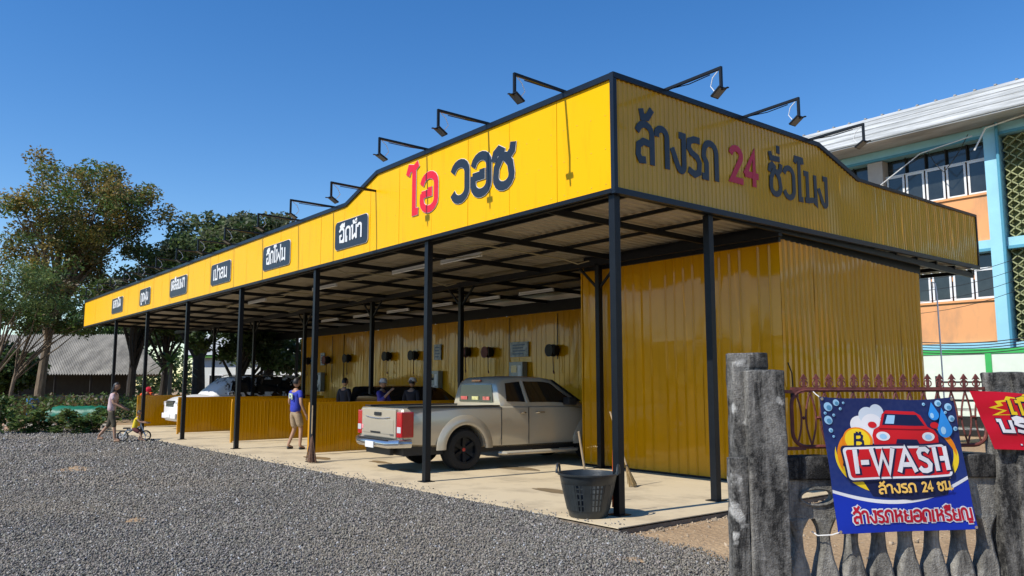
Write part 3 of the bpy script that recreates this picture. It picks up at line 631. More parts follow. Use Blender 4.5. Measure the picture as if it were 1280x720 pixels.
lx = [-.89-1.69*i for i in range(5)]+[-9.3, -11.3, -13.15, -14.9, -16.8, -18.6, -20.3, -22.1, -23.95, -25.8]
for i, x in enumerate(lx):
    flood_arm((x, -.02, (HC if x > -5.95 else HL)+.03), random.uniform(-.03, .03), '%s floodlight arm from the corner along the sunlit front roof edge' % ordn[i], random.uniform(-8, 8))
for i, y in enumerate((.99, 2.73, 4.48)):
    flood_arm((.02, y, HC+.03), PI/2+random.uniform(-.03, .03), '%s floodlight arm from the corner along the shaded side roof edge' % ordn[i], random.uniform(-8, 8))

# ================================================================== VEHICLES
def arch_seg(yc, r, a0=0, a1=180, n=14): return [(yc+r*math.cos(rad(a0+(a1-a0)*i/n)), r*math.sin(rad(a0+(a1-a0)*i/n))) for i in range(n+1)]
def section_loft(stations, nside=6):
    """stations: (y, half width, z bottom, z top, shoulder) -> closed body mesh"""
    vs = []; rings = []
    for (y, w_, zb, zt, sh) in stations:
        half = [(0, zb), (w_*.80, zb), (w_*.96, zb+.05), (w_*.995, zb+(zt-zb)*.28), (w_, zb+(zt-zb)*.55), (w_*.99, zb+(zt-zb)*.8), (w_*.965, zt-.03), (w_*.93, zt), (w_*.6, zt+sh*.7), (0, zt+sh)]
        ring = [(x, y, z) for x, z in half]+[(-x, y, z) for x, z in reversed(half[1:-1])]
        rings.append(ring)
    n = len(rings[0]); m = MB()
    for r in rings: m.v += r
    for i in range(len(rings)-1):
        for k in range(n): m.f.append((i*n+k, i*n+(k+1) % n, (i+1)*n+(k+1) % n, (i+1)*n+k))
    m.f.append(tuple(range(n))[::-1]); m.f.append(tuple((len(rings)-1)*n+k for k in range(n)))
    return m
def cutter(mb):
    me = mb.mesh('cutter', BLK); return link('cutter', me)
def wheel(parent, x, y, r, wd, rimm, side):
    mtx = Matrix.Translation((x, y, r)) @ Matrix.Rotation(side*PI/2, 4, 'Y')
    o = MB().lathe([(r*.62, -wd*.5), (r*.92, -wd*.5), (r*.985, -wd*.38), (r, -wd*.2), (r, wd*.2), (r*.985, wd*.38), (r*.92, wd*.5), (r*.66, wd*.5), (r*.62, wd*.42)], 40, mtx, False).build('tyre', RUB, parent, True)
    rm = MB().lathe([(r*.655, wd*.46), (r*.6, wd*.46), (r*.57, wd*.2), (r*.12, wd*.12)], 32, mtx, False)
    rm.lathe([(.001, wd*.30), (r*.16, wd*.30), (r*.19, wd*.2), (r*.19, 0)], 16, mtx, False)
    for k in range(6):
        a = 2*PI*k/6; m2 = mtx @ Matrix.Rotation(a, 4, 'Z')
        rm.add([m2 @ Vector(q) for q in ((r*.1, -r*.07, wd*.30), (r*.1, r*.07, wd*.30), (r*.62, r*.10, wd*.40), (r*.62, -r*.10, wd*.40), (r*.1, -r*.09, wd*.05), (r*.1, r*.09, wd*.05), (r*.62, r*.13, wd*.15), (r*.62, -r*.13, wd*.15))], [(0, 1, 2, 3), (0, 4, 5, 1), (1, 5, 6, 2), (3, 2, 6, 7), (0, 3, 7, 4)])
    rim = rm.build('rim', rimm, o, False)
    MB().lathe([(.001, wd*.31), (r*.09, wd*.31), (r*.1, wd*.28)], 14, mtx).build('hub_cap', TAIL if rimm is BLK else CHROME, o)
    return o
def quad_panel(parent, name, pts, m, thick=.006):
    """pts: 3-D polygon; extruded along its normal"""
    P = [Vector(p) for p in pts]; nn = (P[1]-P[0]).cross(P[2]-P[0]).normalized()
    c = sum(P, Vector())/len(P)
    if nn.dot(Vector((c.x, 0 if abs(c.x) > .3 else (c.y-2.6), max(.0, c.z-1.0)*.3))) < 0: nn = -nn
    vs = [p-nn*thick for p in P]+[p+nn*thick for p in P]; n = len(P); mb = MB()
    mb.add(vs, [tuple(range(n)), tuple(range(n, 2*n))]+[(i, (i+1) % n, n+(i+1) % n, n+i) for i in range(n)])
    return mb.build(name, m, parent, bevel=.002)
def curved_window(parent, name, sp, lo, hi, s, n=8, th=.008, m=None):
    """lo / hi: lists of (y, t) giving the lower and upper edge; glass follows the cab side"""
    def at_(L_, q):
        k = q*(len(L_)-1); i = min(int(k), len(L_)-2); f = k-i; return (L_[i][0]*(1-f)+L_[i+1][0]*f, L_[i][1]*(1-f)+L_[i+1][1]*f)
    vs = []; fs = []; nv = 4
    for e in (.004, .004+th):
        for i in range(n+1):
            for j in range(nv+1):
                a = at_(lo, i/n); b = at_(hi, i/n); q = j/nv; vs.append(sp(a[0]+(b[0]-a[0])*q, a[1]+(b[1]-a[1])*q, s, e))
    N = (n+1)*(nv+1); g = lambda i, j, o=0: o+i*(nv+1)+j
    for o in (0, N):
        for i in range(n):
            for j in range(nv): fs.append((g(i, j, o), g(i+1, j, o), g(i+1, j+1, o), g(i, j+1, o)))
    for i in range(n): fs += [(g(i, 0), g(i+1, 0), g(i+1, 0, N), g(i, 0, N)), (g(i, nv), g(i, nv, N), g(i+1, nv, N), g(i+1, nv))]
    for j in range(nv): fs += [(g(0, j), g(0, j, N), g(0, j+1, N), g(0, j+1)), (g(n, j), g(n, j+1), g(n, j+1, N), g(n, j, N))]
    mb = MB(); mb.add(vs, fs); return mb.build(name, m or GLASS, parent, True)
def cabin(parent, st, m, name='cab'):
    """st: list of (y, w_belt, z_belt, w_roof, z_roof)"""
    vs = []; n = 0; mb = MB(); rings = []
    for y, wb_, zb, wr_, zr in st:
        ring = [(wb_, y, zb), (wb_*.97+wr_*.03, y, zb+(zr-zb)*.1), (wr_*1.02, y, zr-.08), (wr_*.95, y, zr-.025), (wr_*.75, y, zr), (0, y, zr+.012)]
        rings.append(ring+[(-x, yy, z) for x, yy, z in reversed(ring[:-1])])
    n = len(rings[0])
    for r in rings: mb.v += r
    for i in range(len(rings)-1):
        for k in range(n-1): mb.f.append((i*n+k, i*n+k+1, (i+1)*n+k+1, (i+1)*n+k))
        mb.f.append((i*n+n-1, i*n, (i+1)*n, (i+1)*n+n-1))
    mb.f.append(tuple(range(n))[::-1]); mb.f.append(tuple((len(rings)-1)*n+k for k in range(n)))
    return mb.build(name, m, parent, True)
def pickup():
    o = thing('pickup_truck', 'silver extended-cab pickup parked nose-in under the shelter', 'pickup truck', (-6.27, .33, 0), rad(-4.5))
    st = [(.02, .88, .47, 1.09, 0), (.05, .905, .46, 1.115, 0), (.35, .925, .44, 1.13, 0), (1.3, .935, .38, 1.13, 0), (2.05, .93, .36, 1.13, 0), (2.9, .93, .36, 1.125, .0), (3.75, .93, .36, 1.115, .02), (4.05, .93, .38, 1.09, .05), (4.6, .915, .40, 1.03, .06), (4.95, .88, .42, .98, .05), (5.15, .80, .46, .90, .03), (5.22, .70, .5, .84, .02)]
    body = section_loft(st).build('body', SILVER, o, True)
    cs = []
    c = MB().box(-.66, .66, .09, 2.0, .62, 1.4); cs.append(cutter(c))
    for yc in (1.26, 4.32):
        for s in (-1, 1): cs.append(cutter(MB().lathe([(.41, -.15), (.41, .15)], 32, Matrix.Translation((s*.84, yc, .40)) @ Matrix.Rotation(PI/2, 4, 'Y'))))
    boolcut(body, cs)
    try: body.data.set_sharp_from_angle(angle=rad(35))
    except Exception: pass
    # bed liner, rails
    MB().box(-.635, .635, .095, 1.995, .6, .625).build('bed_floor', DPLAST, o)
    for s in (-1, 1):
        MB().box(min(s*.65, s*.905), max(s*.65, s*.905), .12, 2.02, 1.128, 1.15).build('bed_rail', DPLAST, o, bevel=.004)
        # fender flares
        for yc, rr_ in ((1.26, .47), (4.32, .46)):
            fm = MB(); pts = arch_seg(yc, rr_, -2, 182, 18); vs = []; fs = []
            for (yy, zz) in pts:
                dy = (yy-yc)/rr_; dz = zz/rr_
                for rr2, xo in ((-.055, .925), (-.055, .965), (-.015, .975), (.045, .965), (.115, .932), (.12, .915)):
                    vs.append((s*xo, yc+dy*(rr_+rr2), .40+dz*(rr_+rr2)))
            k = 6
            for i in range(len(pts)-1):
                for j in range(k-1): fs.append((i*k+j, i*k+j+1, (i+1)*k+j+1, (i+1)*k+j))
            fm.add(vs, fs); fm.build('fender_flare', SILVER, o, True)
            wheel(o, s*.80, yc, .365, .25, BLK, s)
            MB().lathe([(.408, -.008), (.408, .008)], 24, Matrix.Translation((s*.712, yc, .40)) @ Matrix.Rotation(PI/2, 4, 'Y'), True).build('wheel_well', DARKIN, o)
    # cab
    cst = [(2.06, .86, 1.12, .70, 1.52), (2.10, .865, 1.12, .70, 1.60), (2.2, .87, 1.12, .70, 1.665), (2.6, .875, 1.12, .70, 1.69), (3.1, .875, 1.12, .695, 1.685), (3.35, .875, 1.12, .69, 1.65), (3.7, .87, 1.11, .70, 1.45), (4.05, .86, 1.09, .74, 1.22), (4.25, .84, 1.06, .76, 1.12)]
    cabin(o, cst, SILVER)
    def sp(y, t, s=1, e=.006):
        import bisect
        for a, b in zip(cst[:-1], cst[1:]):
            if a[0] <= y <= b[0]: k = (y-a[0])/(b[0]-a[0]); q = [a[i]*(1-k)+b[i]*k for i in range(5)]; break
        wb_, zb, wr_, zr = q[1:]; z0_ = zb+(zr-zb)*.1; z1_ = zr-.08; x0_ = wb_*.97+wr_*.03; x1_ = wr_*1.02
        return (s*(x0_+(x1_-x0_)*t+e), y, z0_+(z1_-z0_)*t)
    for s in (-1, 1):
        curved_window(o, 'rear_side_window', sp, [(2.20, .10), (2.62, .05)], [(2.24, .92), (2.57, .95)], s)
        curved_window(o, 'front_side_window', sp, [(2.72, .04), (3.3, .04), (3.86, .05)], [(2.66, .95), (3.3, .95), (3.84, .55)], s, 14)
        MB().bar(sp(2.66, .0, s, .012), sp(2.61, .98, s, .012), .05, .01, (0, 1, 0)).build('door_pillar', SILVER, o)
        # seams
        for ys_ in (2.04, 2.66): MB().box(*sorted((s*.929, s*.9365)), ys_-.006, ys_+.006, .42, 1.11).build('door_seam', DARKIN, o)
        MB().box(*sorted((s*.922, s*.9345)), 2.66, 3.8, .40, .408).build('door_seam', DARKIN, o)
        MB().tube([(s*.935, 2.82, 1.0), (s*.965, 2.85, 1.003), (s*.965, 3.0, 1.003), (s*.935, 3.03, 1.0)], .013, 6).build('door_handle', CHROME, o, True)
        MB().tube([(s*.935, 2.46, 1.0), (s*.96, 2.49, 1.003), (s*.96, 2.56, 1.003), (s*.935, 2.59, 1.0)], .013, 6).build('door_handle', CHROME, o, True)
        MB().box(*sorted((s*.88, s*1.08)), 3.52, 3.72, 1.13, 1.28).build('side_mirror', DPLAST, o, bevel=.03)
        MB().tube([(s*.9, 2.0, .27), (s*1.0, 2.1, .27), (s*1.0, 3.75, .27), (s*.9, 3.85, .27)], .04, 10).build('step_bar', CHROME if False else SILVER, o, True)
        tl = MB().box(*sorted((s*.72, s*.925)), -.015, .22, .62, 1.06).build('tail_lamp', TAIL, o, bevel=.02)
        MB().box(*sorted((s*.76, s*.90)), -.022, .0, .70, .80).build('reverse_lens', LENS, tl, bevel=.004)
        MB().box(*sorted((s*.60, s*.84)), 4.95, 5.2, .74, .92).build('headlight', LENS, o, bevel=.03)
    # tailgate
    tg = MB().box(-.71, .71, -.025, .03, .60, 1.10).build('tailgate', SILVER, o, bevel=.012)
    MB().box(-.64, .64, -.032, -.024, .66, .92).build('pressed_panel', SILVER, tg, bevel=.006)
    MB().box(-.14, .14, -.045, -.024, .98, 1.04).build('tailgate_handle', DPLAST, tg, bevel=.008)
    cr = MB(); cr.tube([(-.5, -.036, .955), (-.25, -.04, .935), (0, -.042, .93), (.25, -.04, .935), (.5, -.036, .955)], .008, 6); cr.build('crease', CHROME, tg, True)
    MB().box(-.70, -.62, -.036, -.024, .72, .80).build('round_sticker', mat('pink_sticker', (.8, .3, .3), .5, var=.1), tg, bevel=.01)
    MB().box(.5, .66, -.036, -.024, .645, .675).build('badge', CHROME, tg)
    MB().box(-.3, .12, -.036, -.024, .665, .695).build('badge', DPLAST, tg)
    # bumper and plate
    bmp = MB(); bmp.tube([(-.90, .18, .52), (-.86, -.01, .52), (-.6, -.10, .50), (.6, -.10, .50), (.86, -.01, .52), (.90, .18, .52)], .075, 10); bo = bmp.build('rear_bumper', CHROME, o, True)
    MB().box(-.62, .62, -.15, -.02, .565, .58).build('bumper_step', DPLAST, bo); MB().box(-.17, .17, -.195, -.18, .42, .53).build('number_plate', WHITE, bo, bevel=.003)
    MB().box(-.5, .5, -.02, .05, .30, .42).build('tow_bar', DPLAST, o)
    # rear window, brake lamp, windscreen
    rw = quad_panel(o, 'rear_window', [(-.62, 2.047, 1.2), (.62, 2.047, 1.2), (.56, 2.063, 1.53), (-.56, 2.063, 1.53)], GLASS, .008)
    STK = [(-.42, (.7, .15, .12)), (.0, (.75, .7, .3)), (.4, (.7, .2, .15))]
    for x, c_ in STK: MB().box(x-.12, x+.12, 2.030, 2.036, 1.235, 1.30).build('window_sticker', mat('sticker_%d' % int(x*10+9), c_, .5, var=.4, vscale=20), rw)
    MB().box(-.16, .16, 2.05, 2.075, 1.585, 1.625).build('brake_lamp', TAIL, o, bevel=.004)
    quad_panel(o, 'windscreen', [(-.66, 3.42, 1.62), (.66, 3.42, 1.62), (.74, 4.08, 1.20), (-.74, 4.08, 1.20)], GLASS, .01)
    MB().box(-.55, .55, 5.17, 5.24, .62, .82).build('grille', DPLAST, o, bevel=.01)
    MB().box(-.8, .8, 5.12, 5.28, .42, .58).build('front_bumper', SILVER, o, bevel=.03)
    MB().box(-.78, .78, .1, 5.0, .30, .46).build('chassis', DPLAST, o)
    return o
pickup()
def soft_car(name, label, cat, loc, rot, L, W, hood, belt, roof, paint, frontmat=None, wheel_r=.35, suv=True):
    """local: nose at y=0 towards -y"""
    o = thing(name, label, cat, loc, rot); hw = W/2
    st = [(0.0, hw*.72, .36, hood-.28, .02), (.06, hw*.84, .30, hood-.16, .03), (.3, hw*.95, .26, hood-.05, .04), (.9, hw, .25, hood+.02, .05), (1.3, hw, .25, belt, .04), (2.2, hw, .25, belt+.02, .02), (3.4, hw, .25, belt+.04, .02), (L-.6, hw*.985, .27, belt+.05, .03), (L-.2, hw*.94, .32, belt+.0, .03), (L-.04, hw*.86, .38, belt-.12, .02), (L, hw*.76, .44, belt-.25, .0)]
    body = section_loft(st).build('body', paint, o, True)
    cs = [cutter(MB().lathe([(wheel_r+.05, -.2), (wheel_r+.05, .2)], 28, Matrix.Translation((s*(hw-.1), yc, wheel_r+.02)) @ Matrix.Rotation(PI/2, 4, 'Y'))) for yc in (.85, L-.95) for s in (-1, 1)]
    boolcut(body, cs)
    try: body.data.set_sharp_from_angle(angle=rad(35))
    except Exception: pass
    if suv: cst = [(1.15, hw*.93, belt-.02, hw*.80, belt+.06), (1.45, hw*.94, belt, hw*.78, roof-.33), (1.8, hw*.945, belt, hw*.76, roof-.08), (2.2, hw*.95, belt, hw*.755, roof-.01), (3.0, hw*.95, belt+.02, hw*.75, roof), (3.9, hw*.94, belt+.03, hw*.74, roof-.03), (L-.45, hw*.92, belt+.04, hw*.72, roof-.12), (L-.2, hw*.9, belt+.03, hw*.72, belt+.25)]
    else: cst = [(1.1, hw*.92, belt-.02, hw*.8, belt+.03), (1.5, hw*.93, belt, hw*.76, belt+.22), (1.9, hw*.94, belt, hw*.70, roof-.07), (2.4, hw*.94, belt, hw*.66, roof), (2.9, hw*.94, belt, hw*.66, roof-.02), (3.4, hw*.93, belt, hw*.68, roof-.14), (L-.7, hw*.9, belt, hw*.72, belt+.12), (L-.4, hw*.88, belt, hw*.8, belt+.03)]
    cabin(o, cst, paint, 'cabin')
    def sp(y, t, s, e=.006):
        for a, b in zip(cst[:-1], cst[1:]):
            if a[0] <= y <= b[0]: k = (y-a[0])/(b[0]-a[0]); q = [a[i]*(1-k)+b[i]*k for i in range(5)]; break
        wb_, zb, wr_, zr = q[1:]; z0_ = zb+(zr-zb)*.1; z1_ = zr-.08; x0_ = wb_*.97+wr_*.03; x1_ = wr_*1.02
        return (s*(x0_+(x1_-x0_)*t+e), y, z0_+(z1_-z0_)*t)
    e_ = L-.75 if suv else L-1.1
    cuts = [(1.75, 2.55), (2.63, 3.45), (3.53, e_)] if suv else [(1.75, 2.55), (2.63, e_)]
    for s in (-1, 1):
        for a, b in cuts: curved_window(o, 'side_window', sp, [(a, .05), (b, .05)], [(a+.10, .9), (b-.02, .92)], s, 10)
        for ys_ in (1.6, 2.59, 3.49): MB().box(*sorted((s*(hw-.004), s*(hw+.003))), ys_-.006, ys_+.006, .4, belt-.04).build('door_seam', DARKIN, o)
        for ys_ in (2.35, 3.25): MB().tube([(s*hw, ys_-.1, belt-.12), (s*(hw+.03), ys_-.08, belt-.118), (s*(hw+.03), ys_+.06, belt-.118), (s*hw, ys_+.08, belt-.12)], .012, 6).build('door_handle', CHROME, o, True)
        MB().box(*sorted((s*(hw-.02), s*(hw+.17))), 1.62, 1.80, belt+.0, belt+.14).build('side_mirror', paint, o, bevel=.03)
        MB().box(*sorted((s*hw*.5, s*hw*.88)), .02, .16, hood-.3, hood-.17).build('headlight', LENS, o, bevel=.03)
        MB().box(*sorted((s*hw*.6, s*hw*.9)), L-.12, L+.01, belt-.2, belt-.02).build('tail_lamp', TAIL, o, bevel=.02)
        for yc in (.85, L-.95):
            wheel(o, s*(hw-.12), yc, wheel_r, .22, CHROME, s)
            MB().lathe([(wheel_r+.047, -.008), (wheel_r+.047, .008)], 24, Matrix.Translation((s*(hw-.275), yc, wheel_r+.02)) @ Matrix.Rotation(PI/2, 4, 'Y'), True).build('wheel_well', DARKIN, o)
        if roof > 1.7: MB().tube([(s*hw*.74, 1.95, roof-.03), (s*hw*.74, 2.1, roof+.035), (s*hw*.73, 4.0, roof+.02), (s*hw*.72, 4.15, roof-.05)], .016, 6).build('roof_rail', CHROME, o, True)
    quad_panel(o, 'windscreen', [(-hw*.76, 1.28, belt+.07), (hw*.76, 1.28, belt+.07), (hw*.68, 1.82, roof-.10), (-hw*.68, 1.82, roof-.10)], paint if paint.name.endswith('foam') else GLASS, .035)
    MB().box(-hw*.46, hw*.46, -.01, .1, hood-.34, hood-.14).build('grille', DPLAST, o, bevel=.01)
    for k in range(3): MB().box(-hw*.44, hw*.44, -.02, -.011, hood-.31+.055*k, hood-.29+.055*k).build('grille_bar', CHROME, o)
    MB().box(-hw*.82, hw*.82, -.05, .12, .38, .56).build('front_bumper', paint, o, bevel=.04); MB().box(-.22, .22, -.065, -.05, .42, .53).build('number_plate', WHITE, o)
    return o
def foam_glare_paint():  # white mask: soap foam plus sun glare and reflections painted into the colour
    m = bpy.data.materials.new('black_paint_with_glare_and_foam'); m.use_nodes = True; n = m.node_tree; L = n.links; p = n.nodes['Principled BSDF']; p.inputs['Coat Weight'].default_value = .6
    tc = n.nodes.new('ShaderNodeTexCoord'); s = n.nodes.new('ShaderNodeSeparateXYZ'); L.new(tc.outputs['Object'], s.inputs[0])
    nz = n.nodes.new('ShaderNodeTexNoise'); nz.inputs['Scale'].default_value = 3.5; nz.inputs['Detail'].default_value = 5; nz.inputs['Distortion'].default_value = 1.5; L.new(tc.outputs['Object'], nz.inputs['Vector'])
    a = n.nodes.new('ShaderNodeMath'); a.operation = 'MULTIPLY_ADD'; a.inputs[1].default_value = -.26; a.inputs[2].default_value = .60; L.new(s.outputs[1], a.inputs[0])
    b = n.nodes.new('ShaderNodeMath'); b.operation = 'MAXIMUM'; b.inputs[1].default_value = .02; L.new(a.outputs[0], b.inputs[0])  # floor keeps white dapples along the sides, painted reflections
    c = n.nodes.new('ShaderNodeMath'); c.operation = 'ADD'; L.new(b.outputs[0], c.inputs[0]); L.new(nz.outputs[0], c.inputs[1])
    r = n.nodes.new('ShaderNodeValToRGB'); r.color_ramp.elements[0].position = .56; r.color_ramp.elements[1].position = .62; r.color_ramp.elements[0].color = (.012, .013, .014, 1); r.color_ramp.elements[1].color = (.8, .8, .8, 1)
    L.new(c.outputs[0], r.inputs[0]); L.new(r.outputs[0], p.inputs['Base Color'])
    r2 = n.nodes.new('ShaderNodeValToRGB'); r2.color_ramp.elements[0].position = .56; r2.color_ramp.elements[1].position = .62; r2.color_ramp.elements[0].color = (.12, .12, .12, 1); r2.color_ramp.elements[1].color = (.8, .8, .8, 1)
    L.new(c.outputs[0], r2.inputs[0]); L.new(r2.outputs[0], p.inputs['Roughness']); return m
FOAM_GLARE = foam_glare_paint()
soft_car('suv', 'black SUV with white soap foam and painted sun glare over its nose, in the far left bay', 'SUV', (-22.15, 1.2, 0), 0, 4.7, 1.86, 1.12, 1.16, 1.83, FOAM_GLARE, wheel_r=.37)
BPAINT = mat('black_car_paint', (.010, .011, .013), .15, var=.1, coat=.7)
soft_car('hatchback', 'dark hatchback deep in the middle bay, only its roof above the partition', 'car', (-12.65, 7.35, 0), PI, 4.0, 1.70, .92, .96, 1.50, BPAINT, wheel_r=.31)

# ================================================================== PEOPLE
def skin_obj(name, joints, edges, radii, m, parent, sub=2, root=0):
    names = list(joints); idx = {k: i for i, k in enumerate(names)}
    me = bpy.data.meshes.new(name); me.from_pydata([tuple(joints[k]) for k in names], [(idx[a], idx[b]) for a, b in edges], [])
    o = link(name, me, parent); md = o.modifiers.new('skin', 'SKIN'); md.use_smooth_shade = True
    for k in names:
        r = radii.get(k, .03); r = r if isinstance(r, tuple) else (r, r); me.skin_vertices[0].data[idx[k]].radius = r
    me.skin_vertices[0].data[idx[names[root]]].use_root = True
    s = o.modifiers.new('sub', 'SUBSURF'); s.levels = sub; s.render_levels = sub
    bake(o); o.data.materials.clear(); o.data.materials.append(m)
    o.data.polygons.foreach_set('use_smooth', [True]*len(o.data.polygons)); return o
SKIN = mat('tan_skin', (.42, .24, .15), .55, var=.08, vscale=6); HAIR = mat('black_hair', (.012, .010, .009), .5, var=.3, vscale=30)
def person(label, loc, rot, h, pose=None, top=None, bottom=None, shoes=DPLAST, hair='short', hat=None, sleeve=.6, leg=.5, group=None, topname='shirt', lean=0., tw=1.0):
    """faces local +y ; pose gives joint positions in units of height"""
    o = thing('person', label, 'person', loc, rot, group)
    J = dict(pelvis=(0, 0, .53), waist=(0, 0, .60), chest=(0, .0, .72), neckb=(0, -.005, .82), neck=(0, 0, .855), head=(0, .012, .928),
             shL=(-.105, 0, .80), shR=(.105, 0, .80), elL=(-.135, -.01, .64), elR=(.135, -.01, .64), wrL=(-.14, .03, .50), wrR=(.14, .03, .50),
             hipL=(-.05, 0, .505), hipR=(.05, 0, .505), knL=(-.055, .01, .28), knR=(.055, .01, .28), anL=(-.055, -.01, .05), anR=(.055, -.01, .05))
    if pose: J.update(pose)
    J = {k: Vector(v)*h for k, v in J.items()}
    for s in 'LR':
        f = (J['wr'+s]-J['el'+s]).normalized(); a = J['wr'+s]; side = Vector((1 if s == 'L' else -1, 0, 0)); side = (side-f*side.dot(f)).normalized(); fwd = f.cross(side)
        J['palm'+s] = a+f*.035*h
        for i, (off, ln) in enumerate(((-.013, .040), (-.0045, .046), (.0045, .043), (.013, .034))):
            J['f%d%s' % (i, s)] = a+f*.058*h+fwd*off*h; J['g%d%s' % (i, s)] = J['f%d%s' % (i, s)]+f*ln*.6*h+side*.008*h; J['h%d%s' % (i, s)] = J['g%d%s' % (i, s)]+f*ln*.4*h+side*.016*h
        J['t0'+s] = a+f*.02*h+side*.016*h; J['t1'+s] = a+f*.05*h+side*.03*h
        J['toe'+s] = J['an'+s]+Vector((0, .085, -.035))*h
        J['heel'+s] = J['an'+s]+Vector((0, -.012, -.03))*h
    E = [('pelvis', 'waist'), ('waist', 'chest'), ('chest', 'neckb'), ('neckb', 'neck')]
    R = dict(pelvis=(.050*h, .036*h), waist=(.054*h, .040*h), chest=(.078*h, .055*h), neckb=(.05*h, .04*h), neck=.030*h)
    for s in 'LR':
        E += [('chest', 'sh'+s), ('sh'+s, 'el'+s), ('el'+s, 'wr'+s), ('wr'+s, 'palm'+s), ('pelvis', 'hip'+s), ('hip'+s, 'kn'+s), ('kn'+s, 'an'+s), ('an'+s, 'toe'+s), ('wr'+s, 't0'+s), ('t0'+s, 't1'+s)]
        R.update({'sh'+s: .032*h, 'el'+s: .024*h, 'wr'+s: .0165*h, 'palm'+s: (.022*h, .012*h), 'hip'+s: .044*h, 'kn'+s: .031*h, 'an'+s: .021*h, 'toe'+s: .018*h, 't0'+s: .0075*h, 't1'+s: .006*h})
        for i in range(4):
            E += [('palm'+s, 'f%d%s' % (i, s)), ('f%d%s' % (i, s), 'g%d%s' % (i, s)), ('g%d%s' % (i, s), 'h%d%s' % (i, s))]
            for q in 'fgh': R['%s%d%s' % (q, i, s)] = .0055*h
    JB = {k: v for k, v in J.items() if k not in ('head', 'heelL', 'heelR')}
    skin_obj('body', JB, E, R, SKIN, o)
    # head with face
    hd = (J['head']-J['neck']).normalized(); q = Vector((0, 0, 1)).rotation_difference(hd).to_matrix().to_4x4()
    T = Matrix.Translation(J['head']) @ q
    me = bpy.data.meshes.new('head'); bm = bmesh.new(); bmesh.ops.create_uvsphere(bm, u_segments=24, v_segments=16, radius=1)
    for v in bm.verts:
        x, y, z = v.co; jaw = 1-.28*max(0, -z)**1.3; yy = y*(1.0 if y > 0 else 1.08)
        if y > .85 and abs(x) < .25 and -.25 < z < .12: yy += .16
        v.co = (x*.045*h*jaw, yy*.054*h*(1-.12*max(0, -z)), z*.066*h)
    bm.to_mesh(me); bm.free(); me.transform(T); me.materials.append(SKIN); me.polygons.foreach_set('use_smooth', [True]*len(me.polygons)); ho = link('head', me, o)
    for s in (-1, 1):
        MB().lathe([(.001, -.006*h), (.008*h, 0), (.011*h, .004*h), (.001, .006*h)], 8, T @ Matrix.Translation((s*.045*h, -.004*h, 0)) @ Matrix.Rotation(s*PI/2, 4, 'Y')).build('ear', SKIN, ho, True)
        MB().lathe([(.001, 0), (.0055*h, .001*h), (.001, .004*h)], 8, T @ Matrix.Translation((s*.018*h, .047*h, .006*h)) @ Matrix.Rotation(-PI/2, 4, 'X')).build('eye', HAIR, ho, True)
    MB().box(-.014*h, .014*h, .049*h, .0525*h, -.031*h, -.027*h, T).build('mouth', mat('lips', (.3, .1, .08), .6, var=.1), ho)
    # hair
    me = bpy.data.meshes.new('hair'); bm = bmesh.new(); bmesh.ops.create_uvsphere(bm, u_segments=24, v_segments=16, radius=1)
    bmesh.ops.delete(bm, geom=[v for v in bm.verts if (v.co.y > -.1 and v.co.z < .38+.25*max(0, v.co.y)) or v.co.z < (-.55 if hair != 'long' else -.98)], context='VERTS')
    for v in bm.verts:
        x, y, z = v.co
        k = 1.0
        if hair == 'long' and z < .05:
            q = math.sqrt(max(1e-6, 1-z*z)); x = x/q*(1-.25*abs(z)); y = y/q*(.92+.1*abs(z)); z = z*3.6
        v.co = (x*.0495*h*k, y*.061*h-.002*h, z*.0715*h+.002*h)
    bm.to_mesh(me); bm.free(); me.transform(T); me.materials.append(HAIR if hair != 'grey' else mat('grey_hair', (.12, .11, .10), .7, var=.3)); me.polygons.foreach_set('use_smooth', [True]*len(me.polygons)); link('hair', me, o)
    if hat:
        MB().lathe([(.075*h, .012*h), (.058*h, .018*h), (.055*h, .045*h), (.042*h, .07*h), (.001, .078*h)], 20, T).build('hat', hat, o, True)
    # clothes
    if top:
        TJ = {k: J[k].copy() for k in ('pelvis', 'waist', 'chest', 'neckb', 'shL', 'shR')}; TJ['pelvis'] = J['pelvis']+Vector((0, 0, -.045*h)); TE = [('pelvis', 'waist'), ('waist', 'chest'), ('chest', 'neckb'), ('chest', 'shL'), ('chest', 'shR')]
        TR = dict(pelvis=(.100*h*tw, .080*h), waist=(.085*h*tw, .068*h), chest=(.090*h*tw, .066*h), neckb=(.045*h, .038*h), shL=.040*h, shR=.040*h)
        for s in 'LR':
            TJ['sl'+s] = J['sh'+s].lerp(J['el'+s], sleeve if sleeve < 1 else 1.); TE.append(('sh'+s, 'sl'+s)); TR['sl'+s] = .036*h
            if sleeve > 1: TJ['cu'+s] = J['el'+s].lerp(J['wr'+s], sleeve-1); TE.append(('sl'+s, 'cu'+s)); TR['cu'+s] = .027*h; TR['sl'+s] = .034*h
        skin_obj(topname, TJ, TE, TR, top, o)
    if bottom:
        BJ = {'pelvis': J['pelvis']+Vector((0, 0, .005*h)), 'hipL': J['hipL'], 'hipR': J['hipR']}; BJ['band'] = J['pelvis']+Vector((0, 0, .05*h)); BE = [('band', 'pelvis'), ('pelvis', 'hipL'), ('pelvis', 'hipR')]; BR = dict(band=(.080*h, .062*h), pelvis=(.094*h, .072*h), hipL=.060*h, hipR=.060*h)
        for s in 'LR':
            t_ = min(leg, 1); BJ['k'+s] = J['hip'+s].lerp(J['kn'+s], min(1, t_*1.0)); BE.append(('hip'+s, 'k'+s)); BR['k'+s] = .050*h if leg <= 1 else .041*h
            if leg > 1: BJ['c'+s] = J['kn'+s].lerp(J['an'+s], leg-1); BE.append(('k'+s, 'c'+s)); BR['c'+s] = .034*h
        skin_obj('shorts' if leg <= 1 else 'trousers', BJ, BE, BR, bottom, o)
